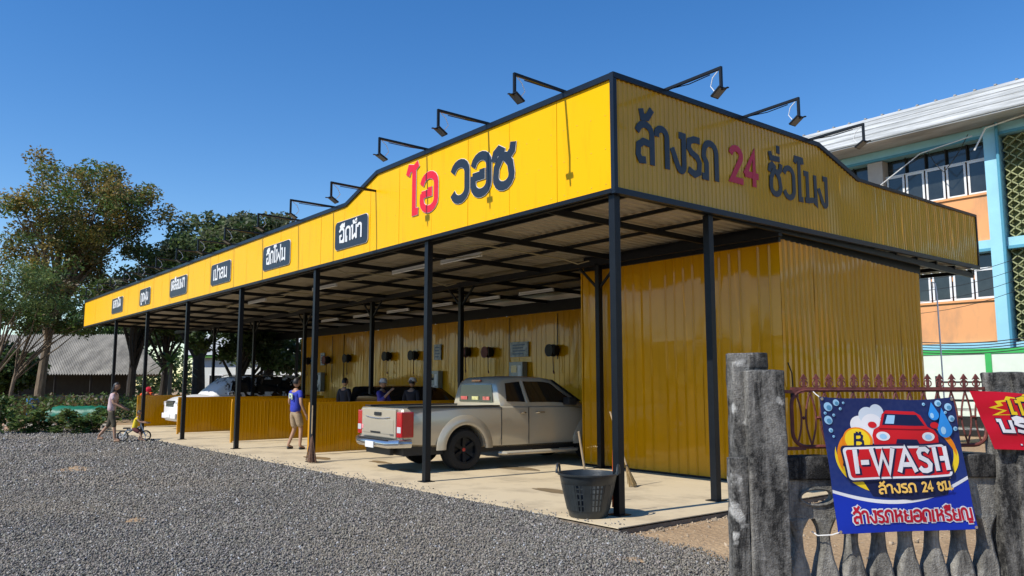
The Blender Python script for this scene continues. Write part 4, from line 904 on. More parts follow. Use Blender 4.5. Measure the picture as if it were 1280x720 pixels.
    for s in 'LR':
        a = J['an'+s]; tdir = Vector((0, 1, 0)); z0_ = a.z-.05*h
        SJ = {'h': a+Vector((0, -.015, -.03))*h, 'm': a+Vector((0, .035, -.034))*h, 't': a+Vector((0, .085, -.038))*h}
        skin_obj('shoe', SJ, [('h', 'm'), ('m', 't')], {'h': .022*h, 'm': (.025*h, .018*h), 't': (.024*h, .013*h)}, shoes, o, 1)
    return o
def face(dx, dy): return math.atan2(-dx, dy)    # rotation so that local +y points along (dx,dy)
BLUE = mat('royal_blue_cloth', (.03, .05, .42), .85, var=.25, vscale=14, bump=.3, bscale=30); KHAKI = mat('khaki_cloth', (.42, .31, .19), .85, var=.2, vscale=14, bump=.3)
STRP = mat('pale_pink_cloth', (.78, .72, .72), .85, var=.35, vscale=10, col2=(.55, .28, .28), stretch=(6, 6, .6)); OLIVE = mat('olive_cloth', (.10, .085, .055), .9, var=.3, vscale=12)
YCL = mat('yellow_cloth', (.85, .62, .03), .85, var=.1); DKCL = mat('dark_cloth', (.02, .02, .03), .85, var=.3); PURP = mat('indigo_cloth', (.08, .06, .30), .85, var=.2); WHAT = mat('cream_hat_cloth', (.78, .66, .56), .85, var=.15); ORCL = mat('orange_red_cloth', (.75, .08, .02), .85, var=.15); REDCL = mat('crimson_cloth', (.6, .01, .04), .85, var=.15)
man = person('person walking in a royal blue printed t-shirt and khaki shorts, seen from behind', (-11.62, 1.08, 0), face(-.2, 1), 1.70,
       dict(hipL=(-.05, 0, .505), hipR=(.05, 0, .505), knL=(-.075, .05, .28), anL=(-.125, -.02, .05), knR=(.06, .06, .29), anR=(.085, .03, .05), elL=(-.165, .01, .65), wrL=(-.175, .10, .56), elR=(.155, -.02, .64), wrR=(.165, .05, .50)), BLUE, KHAKI, hair='short', sleeve=.62, leg=.95, tw=1.02)
prn = MB()
for k, (x, z, ww, hh) in enumerate(((-.03, 1.30, .09, .05), (.04, 1.27, .05, .09), (-.02, 1.22, .06, .04), (.05, 1.20, .03, .05), (-.06, 1.25, .03, .06))):
    MB().box(x-ww/2, x+ww/2, -.148, -.128, z-hh/2, z+hh/2).build('shirt_print', mat('print_pale', (.6, .7, .5), .8, var=.6, vscale=20), man)
woman = person('person with long dark hair in a pale pink top walking beside the balance bike', (-17.62, -1.62, -.03), face(.5, .85), 1.62,
       dict(hipL=(-.045, 0, .51), hipR=(.045, 0, .51), knR=(.05, .07, .29), anR=(.05, .09, .05), knL=(-.05, -.05, .29), anL=(-.055, -.21, .085), chest=(0, .02, .72), neckb=(0, .03, .82), neck=(0, .04, .86), head=(0, .06, .93), shL=(-.10, .03, .80), shR=(.10, .03, .80), elR=(.12, .06, .65), wrR=(.10, .19, .58), elL=(-.12, .04, .65), wrL=(-.08, .19, .57)), STRP, OLIVE, hair='long', shoes=mat('tan_sandal', (.4, .25, .15), .7, var=.1), sleeve=.7, leg=1.25)
kid = person('child in a yellow top sitting on the small white balance bike', (-17.2, -1.12, -.16), face(.45, .89), 1.02,
       dict(pelvis=(0, 0, .50), waist=(0, .02, .57), chest=(0, .05, .68), neckb=(0, .08, .77), neck=(0, .09, .82), head=(0, .11, .90), shL=(-.10, .07, .76), shR=(.10, .07, .76), elL=(-.12, .16, .66), elR=(.12, .16, .66), wrL=(-.13, .28, .64), wrR=(.13, .28, .64), hipL=(-.05, 0, .47), hipR=(.05, 0, .47), knL=(-.09, .20, .37), knR=(.09, .18, .36), anL=(-.10, .10, .19), anR=(.10, .24, .19)), YCL, mat('dark_red_cloth', (.12, .03, .03), .85, var=.2), hair='short', sleeve=.5, leg=.9)
person('person in an indigo top with a cream cap, one arm raised, behind the partition', (-11.05, 3.1, 0), face(.9, .5), 1.68,
       dict(elR=(.15, .08, .68), wrR=(.15, .20, .79), elL=(-.13, .05, .65), wrL=(-.10, .15, .6)), PURP, DKCL, hat=WHAT, sleeve=1.5, leg=1.9)
person('person in dark clothes with a cream cap seen from behind, behind the partition', (-10.95, 3.9, 0), face(-.4, .9), 1.70, None, DKCL, DKCL, hat=WHAT, sleeve=1.6, leg=1.9)
person('dark-haired person in shade beyond the dark hatchback roof', (-14.35, 3.75, 0), face(-.3, .9), 1.72, None, DKCL, DKCL, sleeve=1.4, leg=1.9)
person('person in an orange-red top leaning over the far partition to wash the SUV', (-24.78, 1.0, 0), face(.9, .1), 1.58,
       dict(waist=(0, .03, .60), chest=(0, .12, .70), neckb=(0, .19, .76), neck=(0, .22, .79), head=(0, .27, .84), shL=(-.10, .17, .76), shR=(.10, .17, .75), elL=(-.13, .33, .73), wrL=(-.12, .50, .74), elR=(.13, .16, .62), wrR=(.14, .15, .50)), ORCL, DKCL, hat=REDCL, sleeve=.6, leg=1.9)

# balance bike
bk = thing('balance_bike', 'small white and grey balance bike ridden by the child in yellow', 'bicycle', (-17.4, -1.35, -.02), face(.45, .89))
WB = .58
for i, y in enumerate((0, WB)):
    mtx = Matrix.Translation((0, y, .15)) @ Matrix.Rotation(PI/2, 4, 'Y')
    wh_ = MB().lathe([(.115, -.02), (.14, -.022), (.15, 0), (.14, .022), (.115, .02)], 28, mtx, False).build('wheel', RUB, bk, True)
    sp_ = MB()
    for k in range(5): a = 2*PI*k/5; sp_.bar(mtx @ Vector((0, 0, 0)), mtx @ Vector((.12*math.cos(a), .12*math.sin(a), 0)), .02, .012)
    sp_.build('spokes', WHITE, wh_)
MB().tube([(0, .03, .2), (0, .1, .30), (0, .38, .36), (0, .46, .42)], .022, 8).build('frame', WHITE, bk, True)
MB().tube([(0, .30, .34), (0, .0, .15)], .016, 8).build('chain_stay', mat('grey_green_paint', (.25, .28, .24), .5, var=.1), bk, True)
MB().tube([(0, WB, .15), (0, .46, .42), (0, .43, .52)], .018, 8).build('fork', WHITE, bk, True); MB().tube([(-.17, .41, .55), (0, .43, .53), (.17, .41, .55)], .014, 8).build('handlebar', DPLAST, bk, True)
MB().box(-.05, .05, .0, .18, .34, .38).build('saddle', DPLAST, bk, bevel=.015); MB().tube([(0, .12, .30), (0, .1, .35)], .014, 8).build('seat_post', DPLAST, bk)

# ================================================================== BASKET AND BROOMS
def basket():
    o = thing('basket', 'large black plastic basket with two loop handles at the corner post', 'basket', (-.27, -.26, 0.0)); n = 40
    def R(z): return .225+.115*(z/.50)
    prof = [(R(0)-.012, .0), (R(0), .012), (R(.10), .10)]
    MB().lathe([(R(.02)-.02, .015), (.001, .015), (.001, .0), (R(0)-.01, .0), (R(0), .012), (R(.09), .09), (R(.09)-.008, .09), (R(.02)-.012, .02)], n, cap=False).build('base', BASK, o, True)
    MB().lathe([(R(.38), .38), (R(.38)+.006, .385), (R(.48)+.004, .48), (R(.50)+.02, .485), (R(.50)+.022, .50), (R(.50)-.004, .503), (R(.48)-.008, .48), (R(.38)-.006, .38)], n, cap=False).build('rim', BASK, o, True)
    for k in range(n):
        a = 2*PI*k/n; c, s = math.cos(a), math.sin(a); ang = (360*k/n+180) % 360-180; wdt = .016 if (-78 < ang < 14 and k % 5) else .056
        t = Vector((-s, c, 0))
        MB().bar((c*R(.085), s*R(.085), .085), (c*R(.385), s*R(.385), .385), wdt*1.2, .009, (c, s, 0)).build('slat', BASK, o)
    for z in (.15, .22, .29, .345): MB().lathe([(R(z)-.004, z-.006), (R(z)+.003, z-.006), (R(z)+.003, z+.006), (R(z)-.004, z+.006), (R(z)-.004, z-.006)], n, cap=False).build('ring', BASK, o, True)
    for a in (rad(215), rad(35)):
        c, s = math.cos(a), math.sin(a); P = []
        for q in np.linspace(0, PI, 11): w_ = .085*math.cos(q); P.append((c*(R(.5)+.02)-s*w_, s*(R(.5)+.02)+c*w_, .495+.105*math.sin(q)))
        MB().tube(P, .014, 8).build('handle', BASK, o, True)
basket()
def broom(name, label, top, foot, L_head, hm, sm, spread, nb=46, tilt=None):
    top = Vector(top); foot = Vector(foot); d = (foot-top); o = thing(name, label, 'broom', foot); t = top-foot; ax = t.normalized()
    neck = ax*L_head
    MB().tube([t, neck*1.0], .013, 8).build('handle', hm, o, True)
    side = ax.cross(Vector((0, 0, 1))); side = side.normalized() if side.length > .05 else Vector((1, 0, 0)); s2 = ax.cross(side).normalized()
    b = MB()
    for k in range(nb):
        a = random.uniform(0, 2*PI); r = math.sqrt(random.random()); e = side*math.cos(a)*r*spread+s2*math.sin(a)*r*spread*.45; e += ax*random.uniform(0, .05)
        e.z = max(e.z, .004-0)
        b.bar(neck+e*.12+ax*.03, e, .008, .006)
    br = b.build('bristles', sm, o); br['kind'] = 'stuff'
    MB().tube([neck*1.12, neck*.92], .024, 8).build('binding', DPLAST, o, True)
    return o
broom('broom', 'twig broom with a pale stick leaning on the third front post', (-8.36, .0, 1.12), (-8.32, -.02, .0), .5, WOOD, COCO, .19, 70)
broom('broom', 'straw broom leaning across behind the corner post, head on the slab', (-2.02, 1.92, 1.12), (-1.80, 2.16, .0), .30, WOOD, STRAW, .15, 60)
st_ = thing('mop_stick', 'pale mop stick leaning behind the black basket', 'mop', (-.95, .42, 0)); MB().tube([(0, 0, .05), (-.02, -.16, .93)], .014, 8).build('stick', WOOD, st_, True); MB().box(-.12, .12, -.03, .03, 0, .05).build('mop_head', DPLAST, st_, bevel=.01)
dp = thing('dustpan', 'orange-handled dustpan with a maroon scoop behind the black basket', 'dustpan', (-.50, -.02, 0), rad(35)); MB().tube([(.28, .05, .06), (.30, .02, .74)], .012, 8).build('handle', ORANGE, dp, True)
MB().box(-.16, .16, -.1, .12, .0, .018).build('scoop', REDCL, dp, bevel=.004); MB().box(-.16, .16, .1, .125, .018, .08).build('scoop_back', REDCL, dp, bevel=.004)

# ================================================================== FOREGROUND FENCE (own frame: u along, n out towards camera, z up)
FP = Vector((3.44119, -2.2077, 0)); FD = Vector((.52985, .84809, 0)).normalized(); FN = Vector((FD.y, -FD.x, 0))
FROT = math.atan2(FD.y, FD.x); GZ = -.1
def extrude_shapes(name, outer, holes, n0, n1, m, parent, bevel=.006):
    """outer / holes are (u,z) outlines; solid between n0 and n1 (local y = -n)"""
    cu = bpy.data.curves.new('shape', 'CURVE'); cu.dimensions = '2D'; cu.fill_mode = 'BOTH'; cu.extrude = (n1-n0)/2-bevel; cu.bevel_depth = bevel; cu.bevel_resolution = 1; cu.offset = -bevel
    for ol in [outer]+holes:
        sp = cu.splines.new('POLY'); sp.points.add(len(ol)-1); sp.use_cyclic_u = True
        for i, (a, b) in enumerate(ol): sp.points[i].co = (a, b, 0, 1)
    tmp = bpy.data.objects.new('tmp', cu); C.objects.link(tmp); dg = bpy.context.evaluated_depsgraph_get(); me = bpy.data.meshes.new_from_object(tmp.evaluated_get(dg)); bpy.data.objects.remove(tmp); bpy.data.curves.remove(cu)
    me.transform(Matrix(((1, 0, 0, 0), (0, 0, -1, -(n0+n1)/2), (0, 1, 0, 0), (0, 0, 0, 1)))); me.materials.clear(); me.materials.append(m); me.name = name
    return link(name, me, parent)
fence = thing('concrete_fence', 'old weathered grey concrete fence with vase-shaped balusters in the foreground', 'fence', FP, FROT)
OLDB = old_concrete('pale_baluster_concrete', (.42, .40, .35), (.06, .058, .053), .58, .94)
def rough_box(u0, u1, n0, n1, z0, z1, name, m, parent, amp=.008, seg=.06):
    """weathered concrete block: subdivided and chipped"""
    bm = bmesh.new(); bmesh.ops.create_cube(bm, size=1)
    for v in bm.verts: v.co = Vector(((u0+u1)/2+v.co.x*(u1-u0), -((n0+n1)/2)+v.co.y*(n1-n0), (z0+z1)/2+v.co.z*(z1-z0)))
    bmesh.ops.bevel(bm, geom=list(bm.edges), offset=.012, segments=2, profile=.6, affect='EDGES')
    for _ in range(6):
        es = [e for e in bm.edges if e.calc_length() > seg]
        if not es: break
        bmesh.ops.subdivide_edges(bm, edges=es, cuts=1, use_grid_fill=True)
    bmesh.ops.triangulate(bm, faces=bm.faces); bm.normal_update()
    from mathutils import noise
    for v in bm.verts:
        k = noise.fractal(v.co*7+Vector((3, 1, 2)), .8, 2.1, 4); c = noise.noise(v.co*2.2)
        v.co += v.normal*(amp*k+amp*.5*c)
    me = bpy.data.meshes.new(name); bm.to_mesh(me); bm.free(); me.materials.append(m); me.polygons.foreach_set('use_smooth', [True]*len(me.polygons)); return link(name, me, parent)
def pillar(u, z_hi, z_lo, label):
    o = thing('fence_pillar', label, 'fence pillar', FP+FD*u, FROT)
    rough_box(-.30, -.055, -.03, .10, GZ, z_hi, 'shaft', OLDC, o)
    rough_box(-.228, .036, .02, .16, GZ, z_lo, 'front_shaft', OLDC, o)
    rough_box(-.345, -.23, .03, .135, GZ, 1.06, 'side_block', OLDC, o)
    rough_box(-.19, -.051, -.034, .104, z_hi-.105, z_hi+.004, 'sooty_cap', OLDD, o, .005)
    return o
pillar(.07, 1.75, 1.635, 'stepped weathered concrete pillar at the left end of the fence')
o = thing('fence_pillar', 'grey concrete pillar behind the red banner at the right', 'fence pillar', FP+FD*1.78, FROT); rough_box(-.12, .15, -.03, .10, GZ, 1.62, 'shaft', OLDC, o); rough_box(.01, .16, .0, .125, GZ, 1.62, 'front_shaft', OLDC, o)
FU0, FU1 = .10, 1.66
def lens(uc, z0, z1, wd, n=10):
    L_ = [(uc-wd*math.sin(PI*(i/n))**.8, z0+(z1-z0)*i/n) for i in range(n+1)]; Rr = [(uc+wd*math.sin(PI*(i/n))**.8, z0+(z1-z0)*i/n) for i in range(n-1, 0, -1)]; return L_+Rr
def fence_run(F, u0, u1, base):
    rough_box(u0, u1, -.07, .07, .90, 1.055, 'top_beam', OLDD, F, .006)
    rough_box(u0, u1, -.08, .08, GZ, .0+.02, 'bottom_beam', OLDC, F, .006)
    npan = int(round((u1-u0)/.27)); pw = (u1-u0)/npan
    holes = []; uc = base
    ov = []
    c = base
    while c < u1:
        if u0+.09 < c < u1-.09: ov.append([(c+.125*math.cos(t), .785+.055*math.sin(t)) for t in np.linspace(0, 2*PI, 22, endpoint=False)])
        c += .318
    extrude_shapes('frieze', [(u0, .64), (u1, .64), (u1, .9), (u0, .9)], ov, -.045, .045, OLDB, F)
    for hl in ov:   # raised lip round each oval
        pts = [(a, -.048, b) for a, b in hl]; pts.append(pts[0]); MB().tube(pts, .011, 6).build('oval_lip', OLDB, F, True)
    # balusters: vase outline, gaps pointed at the top
    p = .196; k = 0; c = .213
    while c < u1+.1:
        if u0+.02 < c < u1-.02:
            L_ = []; Rr = []
            for i in range(17):
                t = i/16; z = .02+.63*t
                wv_ = .060+.030*math.cos(2*PI*(t*1.0-.28))+.03*max(0, (t-.82)/.18)**1.5+.016*max(0, (.12-t)/.12)
                jit = .002*math.sin(i*1.7+k*2.1); L_.append((max(u0, c-wv_+jit), z)); Rr.append((min(u1, c+wv_+jit), z))
            extrude_shapes('baluster', L_+Rr[::-1], [], -.055, .055, OLDB, F, .022)
        c += p; k += 1
fence_run(fence, FU0, FU1, .355)
fence2 = thing('concrete_fence', 'continuation of the concrete fence beyond the right pillar behind the red banner', 'fence', FP+FD*1.92, FROT); fence_run(fence2, .0, 1.6, .3)
# maroon iron railing
def railing(label, F0, u0, u1, spikes):
    o = thing('iron_railing', label, 'railing', FP+FD*F0, FROT); r = .1
    pts = []
    for (cu_, cz, a0) in ((u0+r, 1.50-r, 180), (u1-r, 1.50-r, 90), (u1-r, 1.115+r, 0), (u0+r, 1.115+r, -90)):
        for a in range(0, 91, 18): pts.append((cu_+r*math.cos(rad(a0-a)), 0, cz+r*math.sin(rad(a0-a))))
    pts.append(pts[0]); MB().tube(pts, .0135, 8).build('frame', RUST, o, True)
    for z in (1.50, 1.115): 
        MB().bar((u0-.16, 0, z-.01), (u0+.09, 0, z-.01), .02, .022).build('connector', RUST, o)
    MB().bar((u0+.0, 0, 1.509), (u1, 0, 1.509), .022, .022).build('top_rail', RUST, o)
    x = u0+.085
    k = 0
    while x < u1-.05:
        for s in (-1, 1):
            P = [(x+s*(.052-.036*math.sin(PI*t)), 0, 1.128+.36*t) for t in np.linspace(0, 1, 11)]; MB().tube(P, .0065, 6).build('curved_bar', RUST, o, True)
        MB().lathe([(.004, -.012), (.016, 0), (.004, .012)], 8, Matrix.Translation((x, 0, 1.31))).build('collar', RUST, o, True)
        x += .105; k += 1
    for i in range(spikes):
        x = u0+.095+i*.092
        s_ = MB(); s_.prism([(-.028, 1.572), (0, 1.612), (.028, 1.572), (.009, 1.578), (.009, 1.518), (-.009, 1.518), (-.009, 1.578)], lambda u, v: (x+u, -.006, v), lambda u, v: (x+u, .006, v)); s_.build('spike', RUST, o)
        for s in (-1, 1):
            P = [(x+s*(.009+.018*math.sin(t)), 0, 1.545-.02*math.cos(t)) for t in np.linspace(0, PI*1.5, 9)]; MB().tube(P, .0045, 5).build('scroll', RUST, o, True)
    return o
railing('maroon iron railing with arrow spikes along the fence top, left section', .0, .22, 1.66, 15)
railing('maroon iron railing section behind the red banner, right of the second pillar', 2.0, .16, 1.5, 13)

# ================================================================== BANNERS
def banner_map(tl, tr, br, bl, n_off, wr_amp, seed):
    def fn(u, v, n=0):   # u 0..1, v 0..1 from bottom
        a = [bl[i]+(br[i]-bl[i])*u for i in (0, 1)]; b = [tl[i]+(tr[i]-tl[i])*u for i in (0, 1)]
        sag = -.018*math.sin(PI*u)*v-.006*math.sin(PI*u*3+seed)*(v)
        x = a[0]+(b[0]-a[0])*v; z = a[1]+(b[1]-a[1])*v+sag
        wv_ = wr_amp*(math.sin(u*9+v*4+seed)*.5+math.sin(v*13-u*5+seed*2)*.3+math.sin(u*21+seed)*.18*(v)+.7*math.sin(PI*u)*math.sin(PI*v))
        return Vector((x, -(n_off+wv_+n), z))
    return fn
def fine(me, L=.05):
    bm = bmesh.new(); bm.from_mesh(me); bmesh.ops.triangulate(bm, faces=bm.faces)
    for _ in range(5):
        es = [e for e in bm.edges if e.calc_length() > L]
        if not es: break
        bmesh.ops.subdivide_edges(bm, edges=es, cuts=1); bmesh.ops.triangulate(bm, faces=[f for f in bm.faces if len(f.verts) > 3])
    bm.to_mesh(me); bm.free(); return me
ASP = 1.12
def patch(parent, name, poly, fn, layer, m, L=.05):
    """flat printed shape: polygon in (u 0..ASP, v 0..1)"""
    mb = MB(); mb.add([(a, b, 0) for a, b in poly], [tuple(range(len(poly)))]); me = mb.mesh(name, m); fine(me, L)
    for v in me.vertices: v.co = fn(v.co.x/ASP, v.co.y, .0006+.0007*layer)
    bm = bmesh.new(); bm.from_mesh(me); bmesh.ops.recalc_face_normals(bm, faces=bm.faces); bm.to_mesh(me); bm.free()
    me.polygons.foreach_set('use_smooth', [True]*len(me.polygons)); return link(name, me, parent)
def ell(cx, cy, rx, ry, a0=0, a1=360, n=28): return [(cx+rx*math.cos(rad(a0+(a1-a0)*i/n)), cy+ry*math.sin(rad(a0+(a1-a0)*i/n))) for i in range(n if abs(a1-a0) == 360 else n+1)]
def crescent(cx, cy, r0, r1, e, a0, a1, n=24):
    A = [(cx+r0[0]*math.cos(rad(a0+(a1-a0)*i/n)), cy+r0[1]*math.sin(rad(a0+(a1-a0)*i/n))) for i in range(n+1)]
    B = []
    for i in range(n, -1, -1):
        t = i/n; k = 1-math.sin(PI*t)*e; a = rad(a0+(a1-a0)*t); B.append((cx+r0[0]*k*math.cos(a), cy+r0[1]*k*math.sin(a)))
    return A+B[1:-1]
PR = lambda nm, c, r=.5: mat('print_'+nm, c, r, var=.02, spec=.25)
def printed_text(parent, txt, fn, x0, x1, y0, xh, wd, layer, m, name='lettering', slant=0., rise=0., depth=.0002):
    out, W = layout(txt); sx = (x1-x0)/W; k = 0; cur = MB()
    f = lambda a, b, n: fn((x0+a*xh)/ASP, y0+b*xh+rise*((x0+a*xh)-x0), .0006+.0007*layer+n)
    for ch, st in out:
        for s in st:
            k += 1; ribbon(cur, [((px+py*slant)*sx/xh, py) for px, py in s], wd, f, .0001*(k % 5), .0002+.0001*(k % 5))
    return cur.build(name, m, parent)
def cloth_sheet(parent, name, fn, m, nu=48, nv=40):
    vs = [fn(i/nu, j/nv, 0) for j in range(nv+1) for i in range(nu+1)]; mb = MB(); mb.add(vs, [(j*(nu+1)+i, j*(nu+1)+i+1, (j+1)*(nu+1)+i+1, (j+1)*(nu+1)+i) for j in range(nv) for i in range(nu)])
    return mb.build(name, m, parent, True)
bn = thing('banner', 'large blue printed car wash banner with a red car tied on the fence', 'banner', FP, FROT)
B1 = banner_map((.364, 1.462), (1.331, 1.448), (1.461, .562), (.449, .553), .115, .013, .7)
def navy_print():
    m = bpy.data.materials.new('banner_blue_gradient_print'); m.use_nodes = True; n = m.node_tree; L = n.links; p = n.nodes['Principled BSDF']; p.inputs['Roughness'].default_value = .5; p.inputs['Specular IOR Level'].default_value = .25
    tc = n.nodes.new('ShaderNodeTexCoord'); s = n.nodes.new('ShaderNodeSeparateXYZ'); L.new(tc.outputs['Object'], s.inputs[0])
    v = n.nodes.new('ShaderNodeTexVoronoi'); v.inputs['Scale'].default_value = 34; L.new(tc.outputs['Object'], v.inputs['Vector'])
    r = n.nodes.new('ShaderNodeValToRGB'); e = r.color_ramp.elements; e[0].position = 0; e[0].color = (.012, .05, .30, 1); e[1].position = .7; e[1].color = (.01, .022, .11, 1)
    mr = n.nodes.new('ShaderNodeMapRange'); mr.inputs[1].default_value = .5; mr.inputs[2].default_value = 1.5; L.new(s.outputs[2], mr.inputs[0]); L.new(mr.outputs[0], r.inputs[0])
    mx = n.nodes.new('ShaderNodeMix'); mx.data_type = 'RGBA'; mx.blend_type = 'ADD'; mx.inputs[0].default_value = .012; L.new(r.outputs[0], mx.inputs[6]); L.new(v.outputs['Distance'], mx.inputs[7]); L.new(mx.outputs[2], p.inputs['Base Color']); return m
cloth_sheet(bn, 'sheet', B1, navy_print())
BL2, WHT, REDP, YLP, ORP, NVY, LBL, GRY = PR('royal_blue', (.008, .035, .42)), PR('white', (.8, .8, .82)), PR('red', (.62, .012, .02)), PR('yellow', (.88, .62, .02)), PR('orange', (.85, .25, .01)), PR('navy', (.008, .014, .06)), PR('light_blue', (.35, .62, .85)), PR('cloud', (.62, .70, .78))
DR = PR('dark_red', (.25, .004, .012)); CY = PR('cyan', (.03, .28, .75))
def cv(u0, v0, u1, v1, bow, n=20): return [(u0+(u1-u0)*i/n, v0+(v1-v0)*i/n+bow*math.sin(PI*i/n)) for i in range(n+1)]
patch(bn, 'lower_field', [(0.002, .002), (ASP-.002, .002)]+cv(ASP-.002, .37, .002, .30, -.12), B1, 1, BL2)
patch(bn, 'white_stripe', cv(.002, .318, ASP-.002, .40, -.12)+cv(ASP-.002, .375, .002, .295, -.125), B1, 2, WHT)
patch(bn, 'yellow_swoosh', crescent(.58, .56, (.52, .30), None, .13, 165, 292), B1, 3, YLP); patch(bn, 'orange_swoosh', crescent(.58, .56, (.50, .30), None, .17, 112, 200), B1, 4, ORP)
patch(bn, 'yellow_swoosh', crescent(.58, .56, (.50, .27), None, .1, -70, 30), B1, 3, YLP); patch(bn, 'orange_swoosh', crescent(.60, .60, (.47, .26), None, .1, -10, 50), B1, 4, ORP)
patch(bn, 'dark_panel', [(.20, .50), (1.0, .50), (.92, .27), (.62, .235), (.32, .27)], B1, 5, NVY)
for i, (cx, cy, r) in enumerate(((.30, .80, .075), (.37, .87, .07), (.26, .72, .07), (.45, .90, .06), (.40, .80, .09), (.33, .67, .07), (.43, .70, .08), (.23, .64, .05))): patch(bn, 'foam_cloud', ell(cx, cy, r, r*.92), B1, 5+.25*i, GRY if i % 2 else WHT)
# generic red car, front view
patch(bn, 'car_shadow', [(.36, .60), (.94, .60), (.94, .66), (.36, .66)], B1, 8, NVY)
patch(bn, 'car_body', [(.385, .625), (.38, .72), (.40, .765), (.45, .79), (.49, .88), (.53, .91), (.77, .91), (.82, .88), (.86, .79), (.91, .765), (.935, .72), (.93, .625), (.87, .61), (.45, .61)], B1, 9, REDP)
patch(bn, 'car_mirror', ell(.395, .80, .035, .024), B1, 9.5, REDP); patch(bn, 'car_mirror', ell(.92, .80, .035, .024), B1, 9.5, REDP)
patch(bn, 'car_windscreen', [(.475, .80), (.515, .885), (.785, .885), (.835, .80)], B1, 10, NVY); patch(bn, 'windscreen_glint', [(.50, .81), (.535, .875), (.60, .875), (.575, .81)], B1, 11, LBL)
patch(bn, 'bonnet_line', [(.44, .765), (.87, .765), (.86, .775), (.45, .775)], B1, 10, DR)
for x in (.465, .85): patch(bn, 'car_headlight', ell(x, .715, .055, .034), B1, 11, WHT); patch(bn, 'headlight_glass', ell(x, .713, .03, .02), B1, 12, LBL)
patch(bn, 'car_grille', [(.56, .66), (.76, .66), (.745, .695), (.575, .695)], B1, 11, NVY); patch(bn, 'car_bumper_line', [(.43, .635), (.89, .635), (.88, .645), (.44, .645)], B1, 11, DR)
# coin
patch(bn, 'coin', ell(.26, .685, .115, .098), B1, 13, ORP); patch(bn, 'coin_face', ell(.257, .688, .098, .084), B1, 14, YLP); printed_text(bn, 'B', B1, .215, .305, .64, .09, .20, 15, NVY, 'coin_letter', slant=.1)
# drops
def drop(cx, cy, r, h): return [(cx, cy+h)]+ell(cx, cy, r, r, 35, -215, 18)
for (cx, cy, r, h) in ((.93, .88, .042, .10), (1.0, .76, .06, .17)): patch(bn, 'water_drop', drop(cx, cy, r, h), B1, 13, CY); patch(bn, 'drop_glint', ell(cx-.015, cy-.005, r*.35, r*.5), B1, 14, LBL)
for i, (cx, cy, r) in enumerate(((.06, .93, .035), (.13, .965, .026), (.05, .83, .034), (.10, .87, .012), (.06, .755, .018), (.16, .92, .012), (.075, .71, .010), (.985, .965, .026), (1.06, .93, .030), (1.07, .84, .026), (1.03, .89, .012), (1.09, .76, .018), (.19, .965, .010), (.03, .88, .012), (.87, .965, .013))): patch(bn, 'bubble', ell(cx, cy, r, r*.95, n=18), B1, 6, LBL); patch(bn, 'bubble_glint', ell(cx+r*.2, cy-r*.2, r*.6, r*.55, n=14), B1, 7, PR('bubble_core', (.10, .30, .5)))
# name board
def rrect(x0, y0, x1, y1, r, sk=0, rise=0):
    P = []
    for cx, cy, a0 in ((x1-r, y1-r, 0), (x0+r, y1-r, 90), (x0+r, y0+r, 180), (x1-r, y0+r, 270)):
        for a in range(a0, a0+91, 18): px_, py_ = cx+r*math.cos(rad(a)), cy+r*math.sin(rad(a)); P.append((px_+sk*(py_-y0), py_+rise*(px_-x0)))
    return P
patch(bn, 'board_edge', rrect(.13, .375, 1.01, .645, .04, -.10, .025), B1, 16, NVY); patch(bn, 'board_rim', rrect(.145, .388, .995, .632, .035, -.10, .025), B1, 17, WHT); patch(bn, 'board_field', rrect(.165, .405, .975, .615, .025, -.10, .025), B1, 18, REDP)
printed_text(bn, 'I-WASH', B1, .205, 1.0, .435, .175, .30, 19, NVY, 'lettering_shadow', rise=.025); printed_text(bn, 'I-WASH', B1, .195, .99, .443, .168, .215, 21, WHT, 'lettering', rise=.025)
GOLD = PR('gold', (.9, .55, .12)); printed_text(bn, 'ล้างรถ', B1, .365, .665, .285, .062, .24, 19, GOLD, 'lettering', rise=.05); printed_text(bn, '24', B1, .705, .80, .300, .062, .24, 19, GOLD, 'lettering', rise=.05); printed_text(bn, 'ชม.', B1, .835, .975, .305, .062, .24, 19, GOLD, 'lettering', rise=.05)
printed_text(bn, 'ล้างรถหยอดเหรียญ', B1, .13, 1.10, .075, .085, .44, 6, WHT, 'lettering_rim'); printed_text(bn, 'ล้างรถหยอดเหรียญ', B1, .13, 1.10, .075, .085, .22, 9, PR('crimson', (.5, .008, .03)), 'lettering')
for (u, v) in ((.015, .985), (.985, .985), (.985, .015), (.015, .015)):
    p = B1(u, v, .004); MB().lathe([(.004, -.002), (.011, -.002), (.011, .003), (.004, .003)], 10, Matrix.Translation(p) @ Matrix.Rotation(PI/2, 4, 'X')).build('eyelet', CHROME, bn)
p = B1(.015, .015, .004); MB().tube([p, p+Vector((-.05, .02, -.02)), p+Vector((-.13, .06, -.03)), p+Vector((-.15, .1, -.01))], .004, 5).build('tie_cord', WHITE, bn, True)
p = B1(.015, .985, .004); MB().tube([p, p+Vector((-.01, .06, .03)), p+Vector((0, .12, .05))], .003, 5).build('tie_cord', WHITE, bn, True)
